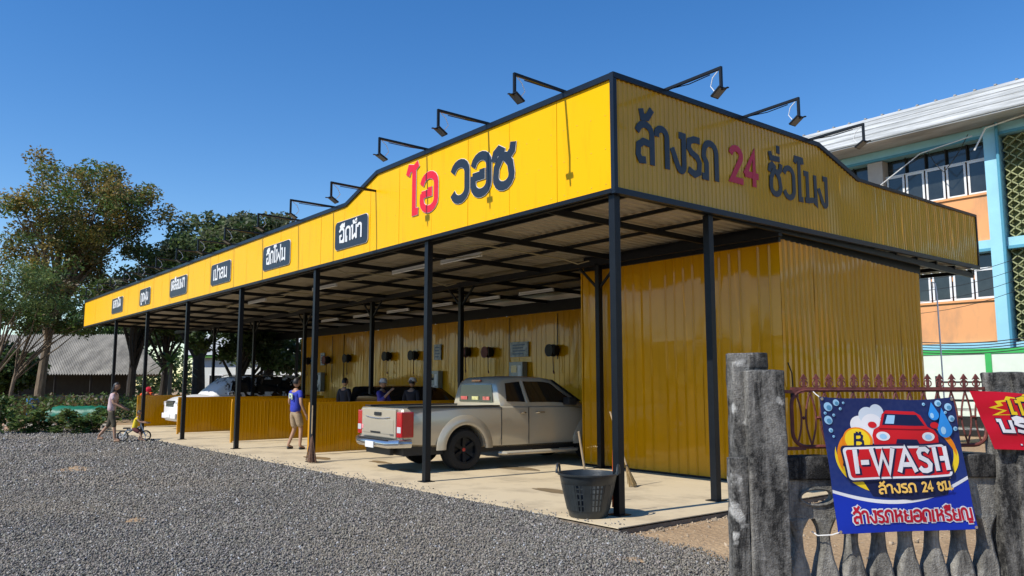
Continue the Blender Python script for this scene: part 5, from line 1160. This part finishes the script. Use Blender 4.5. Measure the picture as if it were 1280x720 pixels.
# red banner
rn = thing('banner', 'red printed banner with yellow Thai lettering cut by the right edge', 'banner', FP, FROT)
B2 = banner_map((1.444, 1.500), (2.44, 1.47), (2.51, 1.06), (1.598, 1.098), .145, .009, 2.1)
cloth_sheet(rn, 'sheet', B2, PR('banner_red', (.60, .006, .025)), 44, 24)
A2 = ASP; ASP = 2.2
star = [];
for k in range(26): a = 2*PI*k/26; r = (1.15 if k % 2 else .8)*(1+.12*math.sin(k*2.7)); star.append((.98+.72*r*math.cos(a), .72+.24*r*math.sin(a)))
patch(rn, 'starburst', star, B2, 1, YLP); star2 = [(.98+(x-.98)*.86, .72+(y-.72)*.86) for x, y in star]; patch(rn, 'starburst_core', star2, B2, 2, REDP)
printed_text(rn, 'เปิด', B2, .50, 1.35, .62, .22, .44, 3, NVY, 'lettering_shadow'); printed_text(rn, 'เปิด', B2, .50, 1.35, .63, .22, .26, 6, YLP)
printed_text(rn, 'บริการ', B2, .24, 1.45, .31, .19, .50, 3, NVY, 'lettering_shadow'); printed_text(rn, 'บริการ', B2, .24, 1.45, .315, .19, .30, 9, WHT)
printed_text(rn, '...เร็ว', B2, .50, 1.32, .08, .12, .40, 3, NVY, 'lettering_shadow'); printed_text(rn, '...เร็ว', B2, .50, 1.32, .085, .12, .25, 6, WHT)
ASP = A2

# ================================================================== SCHOOL BUILDING
def P3(px, py, D): return CAMP+px_ray(px, py)*D
def Z(z): return z
SY = 22.8
sch = thing('school_building', 'three storey school building in orange and light blue with a pale metal roof edge', 'building', (-4, SY, 0))
def sb(x0, x1, y0, y1, z0, z1, name, m, parent=None, bevel=0): return MB().box(x0+4, x1+4, y0, y1, z0, z1).build(name, m, parent or sch, bevel=bevel)
XL, XR = -24.4, 14.0
sb(XL, XR, .6, 9, -.1, 10.4, 'core', ORW)
WZ = [(8.14, 9.35, 10.02), (4.45, 5.5, 6.1), (.9, 2.0, 2.5)]
bays = [(-24.4, -20.6, 'w'), (-20.0, -16.6, 'w'), (-16.0, -12.6, 'w'), (-12.0, -8.31, 'w'), (-7.73, -4.12, 'w'), (-3.64, 1.2, 'l'), (1.6, 5.2, 'w'), (5.8, 9.6, 'l'), (10.0, 14, 'w')]
for zt in (10.24, 6.27, 2.75):
    sb(XL, XR, -.02, .58, zt-.22, zt+.17, 'floor_band', TEAL); sb(XL, XR, -.06, -.022, zt-.22, zt-.12, 'band_lip', TEALD)
for (x0, x1, kind) in bays:
    for zi, (zs, zm, zh) in enumerate(WZ):
        if kind == 'w':
            z0 = {0: 6.46, 1: 2.94, 2: -.1}[zi]
            sb(x0, x1, .12, .3, z0, zs-.09, 'spandrel', ORW); sb(x0, x1, .06, .35, zs-.088, zs-.01, 'window_sill', ORW)
            sb(x0, x1, .42, .55, zm+.04, zh, 'dark_transom', WGLASS)
            n = 5; wd = (x1-x0)/n
            for k in range(n):
                a = x0+k*wd+.03; b = a+wd-.06
                f = sb(a, b, .20, .25, zs, zs+.07, 'window_frame', WHITE); 
                for (p, q, c, d) in ((a, b, zm-.07, zm), (a, a+.07, zs+.071, zm-.071), (b-.07, b, zs+.071, zm-.071)): sb(p, q, .20, .25, c, d, 'window_frame', WHITE)
                sb(a+.07, b-.07, .225, .235, zs+.07, zm-.07, 'window_pane', WGLASS)
                if k: sb(x0+k*wd-.02, x0+k*wd+.02, .3, .41, zm, zh, 'mullion', DARKIN)
            sb(x0, x1, .18, .28, zm+.003, zm+.035, 'transom_bar', WHITE)
        else:
            z0 = {0: 6.46, 1: 2.94, 2: -.1}[zi]; z1 = zh
            sb(x0, x1, .35, .5, z0, z1, 'lattice_backing', LATB)
            lat = MB(); ph = .21; nx = int((x1-x0)/ph); nz_ = int((z1-z0)/.3)
            for i in range(nx+1):
                for j in range(nz_+1):
                    cx = x0+4+(i+.5*(j % 2))*ph; cz = z0+j*.3/1.0*.5*1.0+.0
            # wavy lattice: interleaving zigzag ribs
            for i in range(nx+1):
                pts = []; 
                for j in range(nz_*2+1):
                    zz = min(z1, z0+j*.16); sx = .5*ph*(1 if j % 2 else -1)*(1 if i % 2 else -1)
                    pts.append((min(x1+3.98, max(x0+4.02, x0+4+(i+.5)*ph+sx)), .22, zz))
                    if zz >= z1: break
                for a, b in zip(pts[:-1], pts[1:]): lat.bar(a, b, .035, .10, (0, 1, 0))
            o = lat.build('lattice_grille', LATM, sch); o['kind'] = 'stuff'
for x0, x1, m in ((-20.6, -20.0, BEI), (-16.6, -16.0, BEI), (-12.6, -12.0, BEI), (-8.31, -7.73, BEI), (-4.12, -3.70, TEAL), (1.2, 1.6, TEAL), (5.2, 5.8, TEAL), (9.6, 10.0, TEAL)):
    sb(x0, x1, -.12 if m is TEAL else -.018, .62, 0, 10.4 if m is TEAL else 10.0, 'column', m)
MB().tube([(-3.66+4, -.2, 0), (-3.66+4, -.2, 10.7)], .055, 8).build('downpipe', TEALD, sch, True)
# roof edge: stepped long boards, gutter, soffit and sloping sheets
sb(XL-1, XR+1, -1.3, .6, 10.42, 10.50, 'soffit', ROOFW)
zz = 10.50; yy = -1.32
for k, hgt in enumerate((.30, .26, .24, .22, .20)):
    MB().bar((XL+3, yy, zz), (XR+5, yy, zz), .04, .05).build('roof_seam', mat('seam_grey', (.3, .31, .31), .7, var=.2), sch)
    m = MB(); m.add([(XL+3, yy, zz), (XR+5, yy, zz), (XR+5, yy+.22, zz+hgt), (XL+3, yy+.22, zz+hgt)], [(0, 1, 2, 3)]); m.add([(XL+3, yy+.03, zz-.02), (XR+5, yy+.03, zz-.02), (XR+5, yy+.25, zz+hgt-.02), (XL+3, yy+.25, zz+hgt-.02)], [(3, 2, 1, 0)])
    m.build('roof_board', ROOFW, sch); zz += hgt; yy += .225
m = MB(); m.prism([(yy, zz), (yy+.02, zz-.04), (6, 11.9), (10.5, 11.2), (10.5, 11.3), (6, 12.0)], lambda u, v: (XL+3, u, v), lambda u, v: (XR+5, u, v)); m.build('roof', ROOFG, sch)
for k in range(60): 
    x = XL+3+k*.66; MB().box(x, x+.08, yy-.03, yy+.3, zz+.005, zz+.05).build('roof_tile_edge', ROOFG, sch)
# loose cables on the facade
def cable(pts, name='overhead_cable', lab=None, r=.012, m=DPLAST, sag=0):
    P = []
    for a, b in zip(pts[:-1], pts[1:]):
        a = Vector(a); b = Vector(b)
        for i in range(10): t = i/10; P.append(a.lerp(b, t)-Vector((0, 0, sag*math.sin(PI*t))))
    P.append(Vector(pts[-1])); return tag(MB().tube(P, r, 5).build(name, m), lab, 'cable')
def Q(px, py, y): d = px_ray(px, py); t = (y-CAMP.y)/d.y; return CAMP+d*t
cable([Q(1095, 236, 22.4), Q(1150, 192, 22.4), Q(1215, 170, 22.4)], lab='pale cable looping under the blue eave above the upper windows', m=WHITE, r=.02)
cable([Q(1110, 215, 22.5), Q(1160, 190, 22.5), Q(1180, 215, 22.5), Q(1210, 168, 22.5)], lab='thin black cable hanging in loops across the upper windows', r=.015, sag=.1)
cable([Q(1218, 188, 22.3), Q(1232, 160, 22.3), Q(1290, 140, 22.3)], lab='white pipe-like cable bent over the blue column top', m=WHITE, r=.03)
for k in range(5): cable([Q(1150, 428+3.2*k, 15), Q(1330, 414+3.6*k, 15)], lab='%s black cable of the bundle sagging in front of the blue wall band' % ['topmost', 'second', 'third', 'fourth', 'lowest'][k], r=.012, sag=.12)
for k in range(4): cable([Q(1130, 352+14*k, 14.5), Q(1330, 300+13*k, 14.5)], lab='%s thin wire crossing in front of the lower school windows' % ['topmost', 'second', 'third', 'lowest'][k], r=.007, sag=.2)
# pale wall with green posts in front of the school
gw = thing('boundary_wall', 'pale boundary wall framed in bright green in front of the school', 'wall', (0, 20.5, 0))
A = Q(1140, 442, 20.5); zt = Q(1220, 440, 20.5).z
MB().box(-30, 16, -.05, .05, .5, zt-.06).build('wall_field', PALE, gw); MB().box(-30, 16, -.08, .08, zt-.06, zt+.10).build('green_rail', GREEN, gw); MB().box(-30, 16, -.1, .1, -.1, .5).build('plinth', DARKIN, gw)
for x in [-3.6+3.05*k for k in range(-9, 7)]: MB().box(x-.09, x+.09, -.085, .085, .5, zt-.06).build('green_post', GREEN, gw)
# dark things seen through the railing: a low metal canopy and hedge
hz = thing('storage_rack', 'dark low rack of dusty pale sheets seen through the railing', 'rack', (-2.2, 17.5, 0))
for k in range(6): MB().box(-1.6, 2.2, -.4, .4, .25+.26*k, .30+.26*k).build('shelf', DARKIN if k % 2 else mat('dusty_sheet', (.45, .45, .4), .8, var=.4, vscale=3), hz)
for x in (-1.55, .3, 2.15): MB().box(x-.04, x+.04, -.42, -.401, -.1, 1.75).build('upright', DARKIN, hz)
# white pvc pipe at the room corner
pv = thing('drain_pipe', 'white plastic pipe with a bent top at the far corner of the room', 'pipe', (-.1, 8.62, 0)); MB().tube([(.0, .12, 3.35), (.02, .05, 3.45), (.1, .0, 3.42), (.12, .0, 3.2), (.14, .0, 0)], .014, 8).build('pipe', WHITE, pv, True)
# bracket with cables on room wall near fence pillar
jb = thing('cable_outlet', 'small black outlet with a bent rod on the side wall by the fence', 'outlet', (-.19, 4.0, 0)); MB().box(-.02, .06, -.05, .05, 1.33, 1.45).build('box', BLK, jb, bevel=.008); MB().tube([(.0, 0, 1.45), (.03, -.06, 1.7), (.02, -.14, 1.86)], .01, 6).build('rod', BLK, jb)

# ================================================================== TREES, SHRUBS, FAR THINGS
LEAF = mat_attr('foliage', .5, .4)
def leaves(n, centers, spread, size, palette, seed, aspect=.55, flat=0.):
    g = np.random.default_rng(seed); k = g.integers(0, len(centers), n); c = np.array(centers)[k]
    sp_ = np.array(spread) if np.ndim(spread) else spread
    d = g.normal(size=(n, 3)); d /= np.linalg.norm(d, axis=1)[:, None]; r = g.random(n)**.5
    P = c+d*(r*spread)[:, None]*np.array([1, 1, .75])
    a = g.normal(size=(n, 3)); a[:, 2] *= .6; a /= np.linalg.norm(a, axis=1)[:, None]; b = g.normal(size=(n, 3)); b -= a*(a*b).sum(1)[:, None]; b /= np.linalg.norm(b, axis=1)[:, None]
    s = size*g.uniform(.6, 1.35, n)[:, None]; L_ = a*s; W_ = b*s*aspect
    V = np.stack([P-L_, P+W_-L_*.1, P+L_, P-W_-L_*.1], 1).reshape(-1, 3)
    tone = g.uniform(.6, 1.3, len(centers))[k]*g.uniform(.75, 1.25, n); pal = np.array(palette)[g.integers(0, len(palette), n)]*tone[:, None]
    # one cluster leans to one palette entry
    pk = np.array(palette)[g.integers(0, len(palette), len(centers))][k]*tone[:, None]; col = np.where((g.random(n) < .6)[:, None], pk, pal)
    return V, np.repeat(np.clip(col, 0, 1), 4, 0)
def ball(g, n, c, r, shell=.45):
    out = []
    while len(out) < n:
        v = g.uniform(-1, 1, 3); q = np.linalg.norm(v)
        if q < 1 and q > shell*g.random(): out.append(np.array(c)+v*np.array(r))
    return out
def tree(label, base, crown, nclu, nleaf, lsize, palette, seed, trunk=.16, spread=.7, bark=BARK, name='tree', fork=.35, extra_limbs=14, lean=(0, 0), group=None, aspect=.55, cat='tree'):
    """crown: list of (center offset, radii, share)"""
    g = np.random.default_rng(seed); o = thing(name, label, cat, base, 0, group); cl = []
    for c, r, sh in crown: cl += ball(g, int(nclu*sh), c, r)
    V, col = leaves(nleaf, cl, spread, lsize, palette, seed+1, aspect); F = np.arange(len(V)).reshape(-1, 4); np_mesh('crown', V, F, LEAF, col, o)
    top = np.array(crown[0][0]); hz_ = top[2]*fork
    t = MB(); pts = []; N = 8
    for i in range(N+1):
        q = i/N; pts.append((top[0]*q**1.6*.8+lean[0]*q+.12*math.sin(q*5+seed), top[1]*q**1.6*.8+lean[1]*q+.1*math.cos(q*4+seed), -.15+q*(top[2]+.15)))
    t.tube(pts, [trunk*(1-.78*(i/N)**1.0) for i in range(N+1)], 9); t.build('trunk', bark, o, True)
    idx = g.choice(len(cl), min(extra_limbs, len(cl)), replace=False)
    for j in idx:
        e = cl[j]; q = min(.9, max(.25, (e[2]-.8*abs(e[2]-top[2]*.5)*.3-1.0)/max(top[2], .1)*.75)); q = float(np.clip(q*g.uniform(.7, 1.0), fork*.8, .92)); k = q*N; i = int(k); a = Vector(pts[i]).lerp(Vector(pts[min(i+1, N)]), k-i); e = Vector(e)
        mid = a.lerp(e, .45)+Vector((g.normal()*.25, g.normal()*.25, .35+.12*abs(g.normal()))); rr0 = trunk*(1-.75*q)*.62
        MB().tube([a, a.lerp(mid, .5)+Vector((0, 0, .05)), mid, mid.lerp(e, .5)+Vector((g.normal()*.1, 0, .1)), e], [rr0, rr0*.8, rr0*.6, rr0*.4, rr0*.16], 6).build('limb', bark, o, True)
    return o
DG = [(.05, .09, .025), (.075, .12, .035), (.045, .075, .028)]; MG = [(.09, .15, .035), (.13, .19, .045), (.075, .12, .04)]; YB = [(.27, .20, .04), (.20, .14, .04), (.14, .10, .04), (.11, .125, .035), (.32, .24, .07)]; LG = [(.14, .21, .06), (.11, .18, .06), (.18, .23, .07)]; GG = [(.12, .16, .06), (.20, .22, .13), (.09, .13, .05)]
def gp(px, D, z=0):
    p = CAMP+px_ray(px, 479)*D; return Vector((p.x, p.y, z))
def off(px, py, D, base): p = P3(px, py, D); return (p.x-base.x, p.y-base.y, p.z-base.z)
b = gp(52, 41); tree('tall brown and yellow leaved tree rising behind the shed at the left edge', b, [(off(100, 262, 41.5, b), (3.7, 3.9, 3.0), .62), (off(150, 262, 43, b), (2.4, 2.4, 1.5), .12), (off(60, 330, 41, b), (3.0, 3.2, 2.0), .26)], 130, 34000, .085, YB+MG[:2], 3, .26, .8, fork=.45, extra_limbs=36)
b = gp(-12, 37); tree('feathery light green tree at the far left edge of the lot', b, [(off(12, 345, 37, b), (2.6, 2.6, 2.2), .7), (off(55, 372, 37, b), (1.6, 1.8, 1.2), .3)], 44, 9500, .075, LG, 5, .10, .6, extra_limbs=12, aspect=.35)
b = gp(14, 38); tree('thin trunked green tree beside the tall brown tree', b, [(off(60, 385, 38, b), (2.2, 2.4, 1.3), .6), (off(110, 390, 39, b), (1.8, 1.8, 1.2), .4)], 34, 6000, .085, MG+YB[2:4], 8, .11, .6, extra_limbs=12)
b = gp(246, 45); tree('dark broad-leaved tree with branching dark limbs behind the shelter', b, [(off(262, 325, 45, b), (3.2, 3.4, 2.2), .55), (off(215, 345, 44, b), (2.2, 2.4, 2.0), .25), (off(330, 330, 46, b), (2.2, 2.4, 2.2), .2)], 84, 21000, .125, GG+MG, 13, .42, .85, DBARK, fork=.16, extra_limbs=34)
b = gp(335, 44); tree('large glossy-leaved tree right of the branching dark tree', b, [(off(335, 300, 44, b), (2.3, 2.4, 1.6), .4), (off(300, 300, 44, b), (1.6, 1.8, 1.2), .2), (off(335, 405, 42, b), (2.6, 2.4, 2.2), .4)], 80, 20000, .125, GG+DG[:1], 17, .34, .8, DBARK, fork=.3, extra_limbs=22)
b = gp(300, 37); tree('low dark bushy tree seen between the posts behind the SUV', b, [(off(305, 425, 37, b), (2.2, 2.4, 1.3), .6), (off(345, 440, 37, b), (1.3, 1.6, 1.2), .4)], 40, 6000, .13, DG, 21, .2, .6, DBARK, fork=.3, extra_limbs=14)
b = gp(165, 48); tree('dark tree crown filling the gap left of the yellow fascia end', b, [(off(160, 372, 48, b), (2.6, 2.8, 1.8), 1)], 44, 8000, .14, GG+MG[:1], 23, .3, .8, DBARK, extra_limbs=18)
b = gp(205, 50); tree('green tree beyond the shed roof between two shelter posts', b, [(off(205, 395, 50, b), (2.0, 2.4, 1.6), 1)], 34, 4200, .13, DG+MG, 29, .25, .7, DBARK, extra_limbs=14)
for i, (px, py, D, rx, rzz, lab) in enumerate(((-60, 420, 44, 3, 2.6, 'dense bush outside the left edge of the lot'), (8, 462, 43, 1.5, .8, 'dense dark bush beside the shed under the feathery tree'), (95, 412, 66, 4, 1.3, 'far green tree behind the shed roof, left one'), (180, 412, 68, 3.4, 1.2, 'far green tree behind the shed roof, right one'), (395, 455, 52, 2.5, 1.6, 'dark bush hidden behind the bay back wall'))):
    b = gp(px, D); tree(lab, b, [(off(px, py, D, b), (rx, rx, rzz), 1)], 36, 6500, .15, DG+MG[:1], 41+i, .2, .8, DBARK, extra_limbs=8, name='tree')
# far wood closing the horizon
def wood(name, label, a0, a1, D, h, n, seed, pal):
    g = np.random.default_rng(seed); cs = []
    for _ in range(n//60):
        px = g.uniform(a0, a1); d = D+g.uniform(-6, 8); p = gp(px, d); cs.append((p.x, p.y, g.uniform(.3, h)))
    V, col = leaves(n, cs, 1.7 if h > 3 else .8, .26 if h > 3 else .09, pal, seed+1); return tag(np_mesh(name, V, np.arange(len(V)).reshape(-1, 4), LEAF, col), label, 'trees', kind='stuff')
wood('far_wood', 'distant green wood closing the view behind shed and shelter', -420, 640, 92, 4.8, 34000, 77, DG+MG)
g = np.random.default_rng(91); cs = []  # unseen trees added outside the view to block bright horizon skylight
for _ in range(900):
    a = g.uniform(rad(-150), rad(65)); d = 75+g.uniform(-6, 10); cs.append((CAMP.x+d*math.cos(a), CAMP.y+d*math.sin(a), g.uniform(.5, 8.5)*g.uniform(.6, 1)))
V, col = leaves(26000, cs, 2.2, .5, DG+MG, 92); tag(np_mesh('horizon_screen_wood', V, np.arange(len(V)).reshape(-1, 4), LEAF, col), 'unseen distant wood added to screen off the bright horizon', 'trees', kind='stuff')
wood('undergrowth', 'tangled dark undergrowth below the trees at the left', -120, 250, 40, .55, 13000, 79, MG+YB[2:3])
# palm beside the dark tree
b = gp(212, 42); pm = thing('palm', 'small spiky palm between two shelter posts beyond the shed', 'palm', b); MB().tube([(0, 0, 0), (.05, 0, 1.6), (0, .05, 2.6)], [.14, .11, .08], 8).build('trunk', BARK, pm, True)
g_ = np.random.default_rng(5)
for k in range(22):
    a = 2*PI*k/22+g_.uniform(-.2, .2); el = g_.uniform(-.1, 1.2); L_ = 1.5; V = []; F = []
    for i in range(6):
        t = i/5; x = L_*t*math.cos(el); z = 2.6+L_*(t*math.sin(el)-.45*t*t); wd = .10*math.sin(PI*min(.98, t*.8+.15))
        for s in (-1, 1): V.append((x*math.cos(a)-s*wd*math.sin(a), x*math.sin(a)+s*wd*math.cos(a), z))
    F = [(2*i, 2*i+1, 2*i+3, 2*i+2) for i in range(5)]; m = MB(); m.add(V, F); m.build('frond', mat('palm_green', (.10, .16, .04), .5, var=.3, transl=.25), pm)
# shed
sh = thing('shed', 'long low open shed with a grey corrugated roof behind the trees', 'shed', P3(110, 479, 55)); base = sh.location.copy()
def sq(px, py, D): return P3(px, py, D)-base
eR, eL, rR, rL = sq(209, 469, 52), sq(-40, 469, 57), sq(163, 419, 56.5), sq(-40, 419, 61)
mm = Vector(eL-eR); nrib = 74
for k in range(nrib):
    t0, t1 = k/nrib, (k+1)/nrib; a0, a1 = eR.lerp(eL, t0), eR.lerp(eL, t1); c0, c1 = rR.lerp(rL, t0), rR.lerp(rL, t1); tm = .5
    u = Vector((0, 0, .09)); a_m, c_m = a0.lerp(a1, .42), c0.lerp(c1, .42); a_n, c_n = a0.lerp(a1, .58), c0.lerp(c1, .58)
    m = MB(); m.add([a0, a_m+u, a_n+u, a1, c1, c_n+u, c_m+u, c0], [(0, 1, 6, 7), (1, 2, 5, 6), (2, 3, 4, 5)]); m.build('roof_rib', mat('shed_roof_sheet', (.24, .225, .195), .75, var=.5, vscale=.9), sh)
m = MB(); m.add([rR, rL, rL+Vector((-5, 3.2, -2.4)), rR+Vector((-5, 3.2, -2.4))], [(0, 1, 2, 3)]); m.build('back_slope', ROOFG, sh)
zb = -base.z
for t in (0.02, .2, .38, .56, .74, .92):
    p = eR.lerp(eL, t); MB().bar((p.x-.2, p.y+.3, zb), (p.x-.2, p.y+.3, p.z+.05), .14, .14).build('post', DARKIN, sh)
q0, q1 = eR.lerp(rR, .9), eL.lerp(rL, .9); MB().add([(q0.x, q0.y, zb), (q1.x, q1.y, zb), (q1.x, q1.y, q1.z), (q0.x, q0.y, q0.z)], [(0, 1, 2, 3)]).build('back_wall', DARKIN, sh)
m = MB(); m.add([eR+Vector((0, 0, -.05)), (rR.x, rR.y, eR.z-.05), rR], [(0, 1, 2)]); m.build('gable', mat('gable_sheet', (.18, .17, .15), .8, var=.3), sh)
# low grey block wall in front of shed
lw_ = thing('block_wall', 'low grey block wall in shade before the shed', 'wall', gp(-60, 46)); a = gp(-60, 46); bq = gp(150, 42); d = (bq-a); L_ = d.length; lw_.rotation_euler = (0, 0, math.atan2(d.y, d.x))
nb_ = int(L_/.42)
for row in range(5):
    for k in range(nb_): MB().box(k*.42+(.2 if row % 2 else 0), k*.42+.41+(.2 if row % 2 else 0), -.08+random.uniform(-.005, .005), .08, row*.2-.05, row*.2+.14).build('block', mat('grey_block', (.16, .15, .13), .9, var=.4, vscale=4), lw_)
# pale far house glimpsed through the foliage
fh = thing('far_house', 'pale far house with a green eave glimpsed through the leaves', 'house', gp(345, 62), math.atan2(.78, .62)-.15)
MB().box(-7, 6, 0, 6, -.1, 3.6).build('wall', mat('pale_house_wall', (.7, .72, .68), .8, var=.08), fh); MB().box(-7.4, 6.4, -.5, 6.4, 3.6, 3.8).build('eave', mat('leaf_green_paint', (.2, .5, .08), .6, var=.1), fh)
m = MB(); m.prism([(-.6, 3.8), (6.6, 3.8), (3, 5.6)], lambda u, v: (-7.5, u, v), lambda u, v: (6.5, u, v)); m.build('roof', ROOFW, fh)
for x in (-5, -2, 1, 4): f = MB().box(x-.6, x+.6, -.03, .02, 1.0, 2.3).build('window', WHITE, fh); MB().box(x-.5, x+.5, -.05, -.031, 1.1, 2.2).build('pane', WGLASS, f)
# green tarpaulin roll on the kerb
tp = thing('tarpaulin', 'long crumpled green tarpaulin heap on the kerb behind the shrubs', 'tarpaulin', gp(92, 31)); dv = (gp(136, 31)-gp(40, 31)); Lt = dv.length; tp.rotation_euler = (0, 0, math.atan2(dv.y, dv.x))
from mathutils import noise
V = []; nu, nv = 40, 14
for i in range(nu+1):
    t = i/nu; h_ = (.62 if t > .28 else .62*(t/.28)**.8)*(1 if t < .97 else .8)
    for j in range(nv+1):
        a = PI*j/nv; p = Vector(((t-.5)*Lt, -.42*math.cos(a), .16+h_*math.sin(a)**.7*.85)); k = noise.fractal(p*3.1, .9, 2, 4)*.07; V.append((p.x, p.y+k, max(.1, p.z+k)))
m = MB(); m.add(V, [(i*(nv+1)+j, (i+1)*(nv+1)+j, (i+1)*(nv+1)+j+1, i*(nv+1)+j+1) for i in range(nu) for j in range(nv)]); m.build('sheet', TARP, tp, True)
tp2 = thing('tarpaulin', 'short green tarpaulin end at the extreme left edge', 'tarpaulin', gp(2, 31)); m = MB(); m.add([(x*.7, y, .2+.35*math.sin(PI*(y+.4)/.8)*(1-abs(x)**3*.3)+noise.noise(Vector((x*4, y*4, 1)))*.06) for x in np.linspace(-1, 1, 10) for y in np.linspace(-.4, .4, 7)], [(i*7+j, (i+1)*7+j, (i+1)*7+j+1, i*7+j+1) for i in range(9) for j in range(6)]); m.build('sheet', TARP, tp2, True)
# kerb of pale blocks and bricks
kb = thing('kerb', 'low kerb of pale blocks and reddish bricks along the far edge of the gravel', 'kerb', gp(140, 27.5)); a = gp(140, 27.5); bq = gp(-60, 29.5); d = bq-a; kb.rotation_euler = (0, 0, math.atan2(d.y, d.x)); n_ = int(d.length/.32)
for k in range(n_):
    for row in range(2): MB().box(k*.32+random.uniform(0, .02), k*.32+.30, -.12+random.uniform(-.02, .02), .1, -.08+row*.14, .05+row*.14).build('kerb_block', STONEW if (k*3+row) % 5 < 3 else BRICKM, kb, bevel=.01)
# shrubs along the kerb: prototypes and copies
pal_s = [(.07, .14, .03), (.12, .18, .05), (.05, .10, .025), (.16, .17, .04)]
protos = []
def shrub_mesh(seed, h):
    g = np.random.default_rng(seed); cs = []
    for k in range(14): a = g.uniform(0, 6.28); r = g.uniform(0, .28); cs.append((r*math.cos(a), r*math.sin(a), g.uniform(.15, h)))
    return leaves(620, cs, .17, .06, pal_s, seed+1, .4)
SPX = [(-30, 26.5), (2, 26.3), (18, 27.4), (34, 26.2), (50, 26.6), (66, 27.0), (80, 26.6), (95, 26.0), (-14, 27.4), (110, 26.9), (122, 26.4)]
shl = 'leafy green garden shrub in the low row along the far gravel edge'
for i in range(3):
    V, col = shrub_mesh(200+i, .8+.1*i); o = thing('shrub', shl, 'shrub', (0, 0, 0), 0, 'shrubs along the far gravel edge'); np_mesh('foliage', V, np.arange(len(V)).reshape(-1, 4), LEAF, col, o); st = MB()
    for k in range(5): a = 2*PI*k/5; MB().tube([(0, 0, 0), (.07*math.cos(a), .07*math.sin(a), .3), (.2*math.cos(a), .2*math.sin(a), .7)], [.014, .01, .005], 5).build('stem', BARK, o)
    protos.append(o)
for i, (px, D) in enumerate(SPX):
    o = protos[i] if i < 3 else copy_tree(protos[i % 3]); o['label'] = 'leafy green garden shrub, %s from the left along the far gravel edge' % ['leftmost', 'fourth', 'fifth', 'sixth', 'seventh', 'eighth', 'ninth', 'tenth', 'second', 'eleventh', 'last'][i] if i != 2 else 'leafy green garden shrub just right of the short tarpaulin end'; o.location = gp(px, D, -.1); o.rotation_euler = (0, 0, i*1.3); s_ = 1.0+.25*math.sin(i*2.1); o.scale = (s_*1.25, s_*1.25, s_*(1.15 if px < 30 else .75))
# blue barrel by the trunk
br_ = thing('barrel', 'small blue barrel beside the tall tree trunk', 'barrel', gp(42, 39)); MB().lathe([(.25, 0), (.29, .1), (.29, .35), (.31, .4), (.29, .45), (.29, .75), (.25, .85), (.001, .86)], 18).build('drum', mat('barrel_blue', (.03, .14, .35), .4, var=.15), br_, True)
# damp stains on the slab
STAIN = mat('damp_stain', (.30, .215, .12), .35, var=.35, vscale=3)
for i, (x, y, a, b_) in enumerate(((-4.95, 2.45, .50, .22), (-7.6, 1.1, .35, .14), (-2.2, .9, .42, .12), (-9.2, .55, .5, .16), (-5.9, .75, .3, .1))):
    V = [(x+a*math.cos(t)*(1+.18*math.sin(3*t+i)+.08*math.sin(7*t)), y+b_*math.sin(t)*(1+.22*math.sin(2*t+i*2)+.1*math.sin(5*t)), .004) for t in np.linspace(0, 2*PI, 40, endpoint=False)]
    m = MB(); m.add(V, [tuple(range(40))]); struct(m.build('damp_patch', STAIN))
# sandy spots in the gravel
for i, (px, py, r) in enumerate(((93, 584, .42), (168, 646, .15), (790, 700, .12))):
    d = px_ray(px, py); t = (-.03-CAMP.z)/d.z; c = CAMP+d*t; V = [(c.x+r*math.cos(a)*(1+.3*math.sin(3*a+i)), c.y+r*.8*math.sin(a)*(1+.2*math.sin(5*a))) for a in np.linspace(0, 2*PI, 24, endpoint=False)]
    V = [(a, b, float(gz(a, b))+.003) for a, b in V]; m = MB(); m.add(V+[(c.x, c.y, float(gz(c.x, c.y))+.016)], [(k, (k+1) % 24, 24) for k in range(24)]); struct(m.build('sand_patch', EARTH))
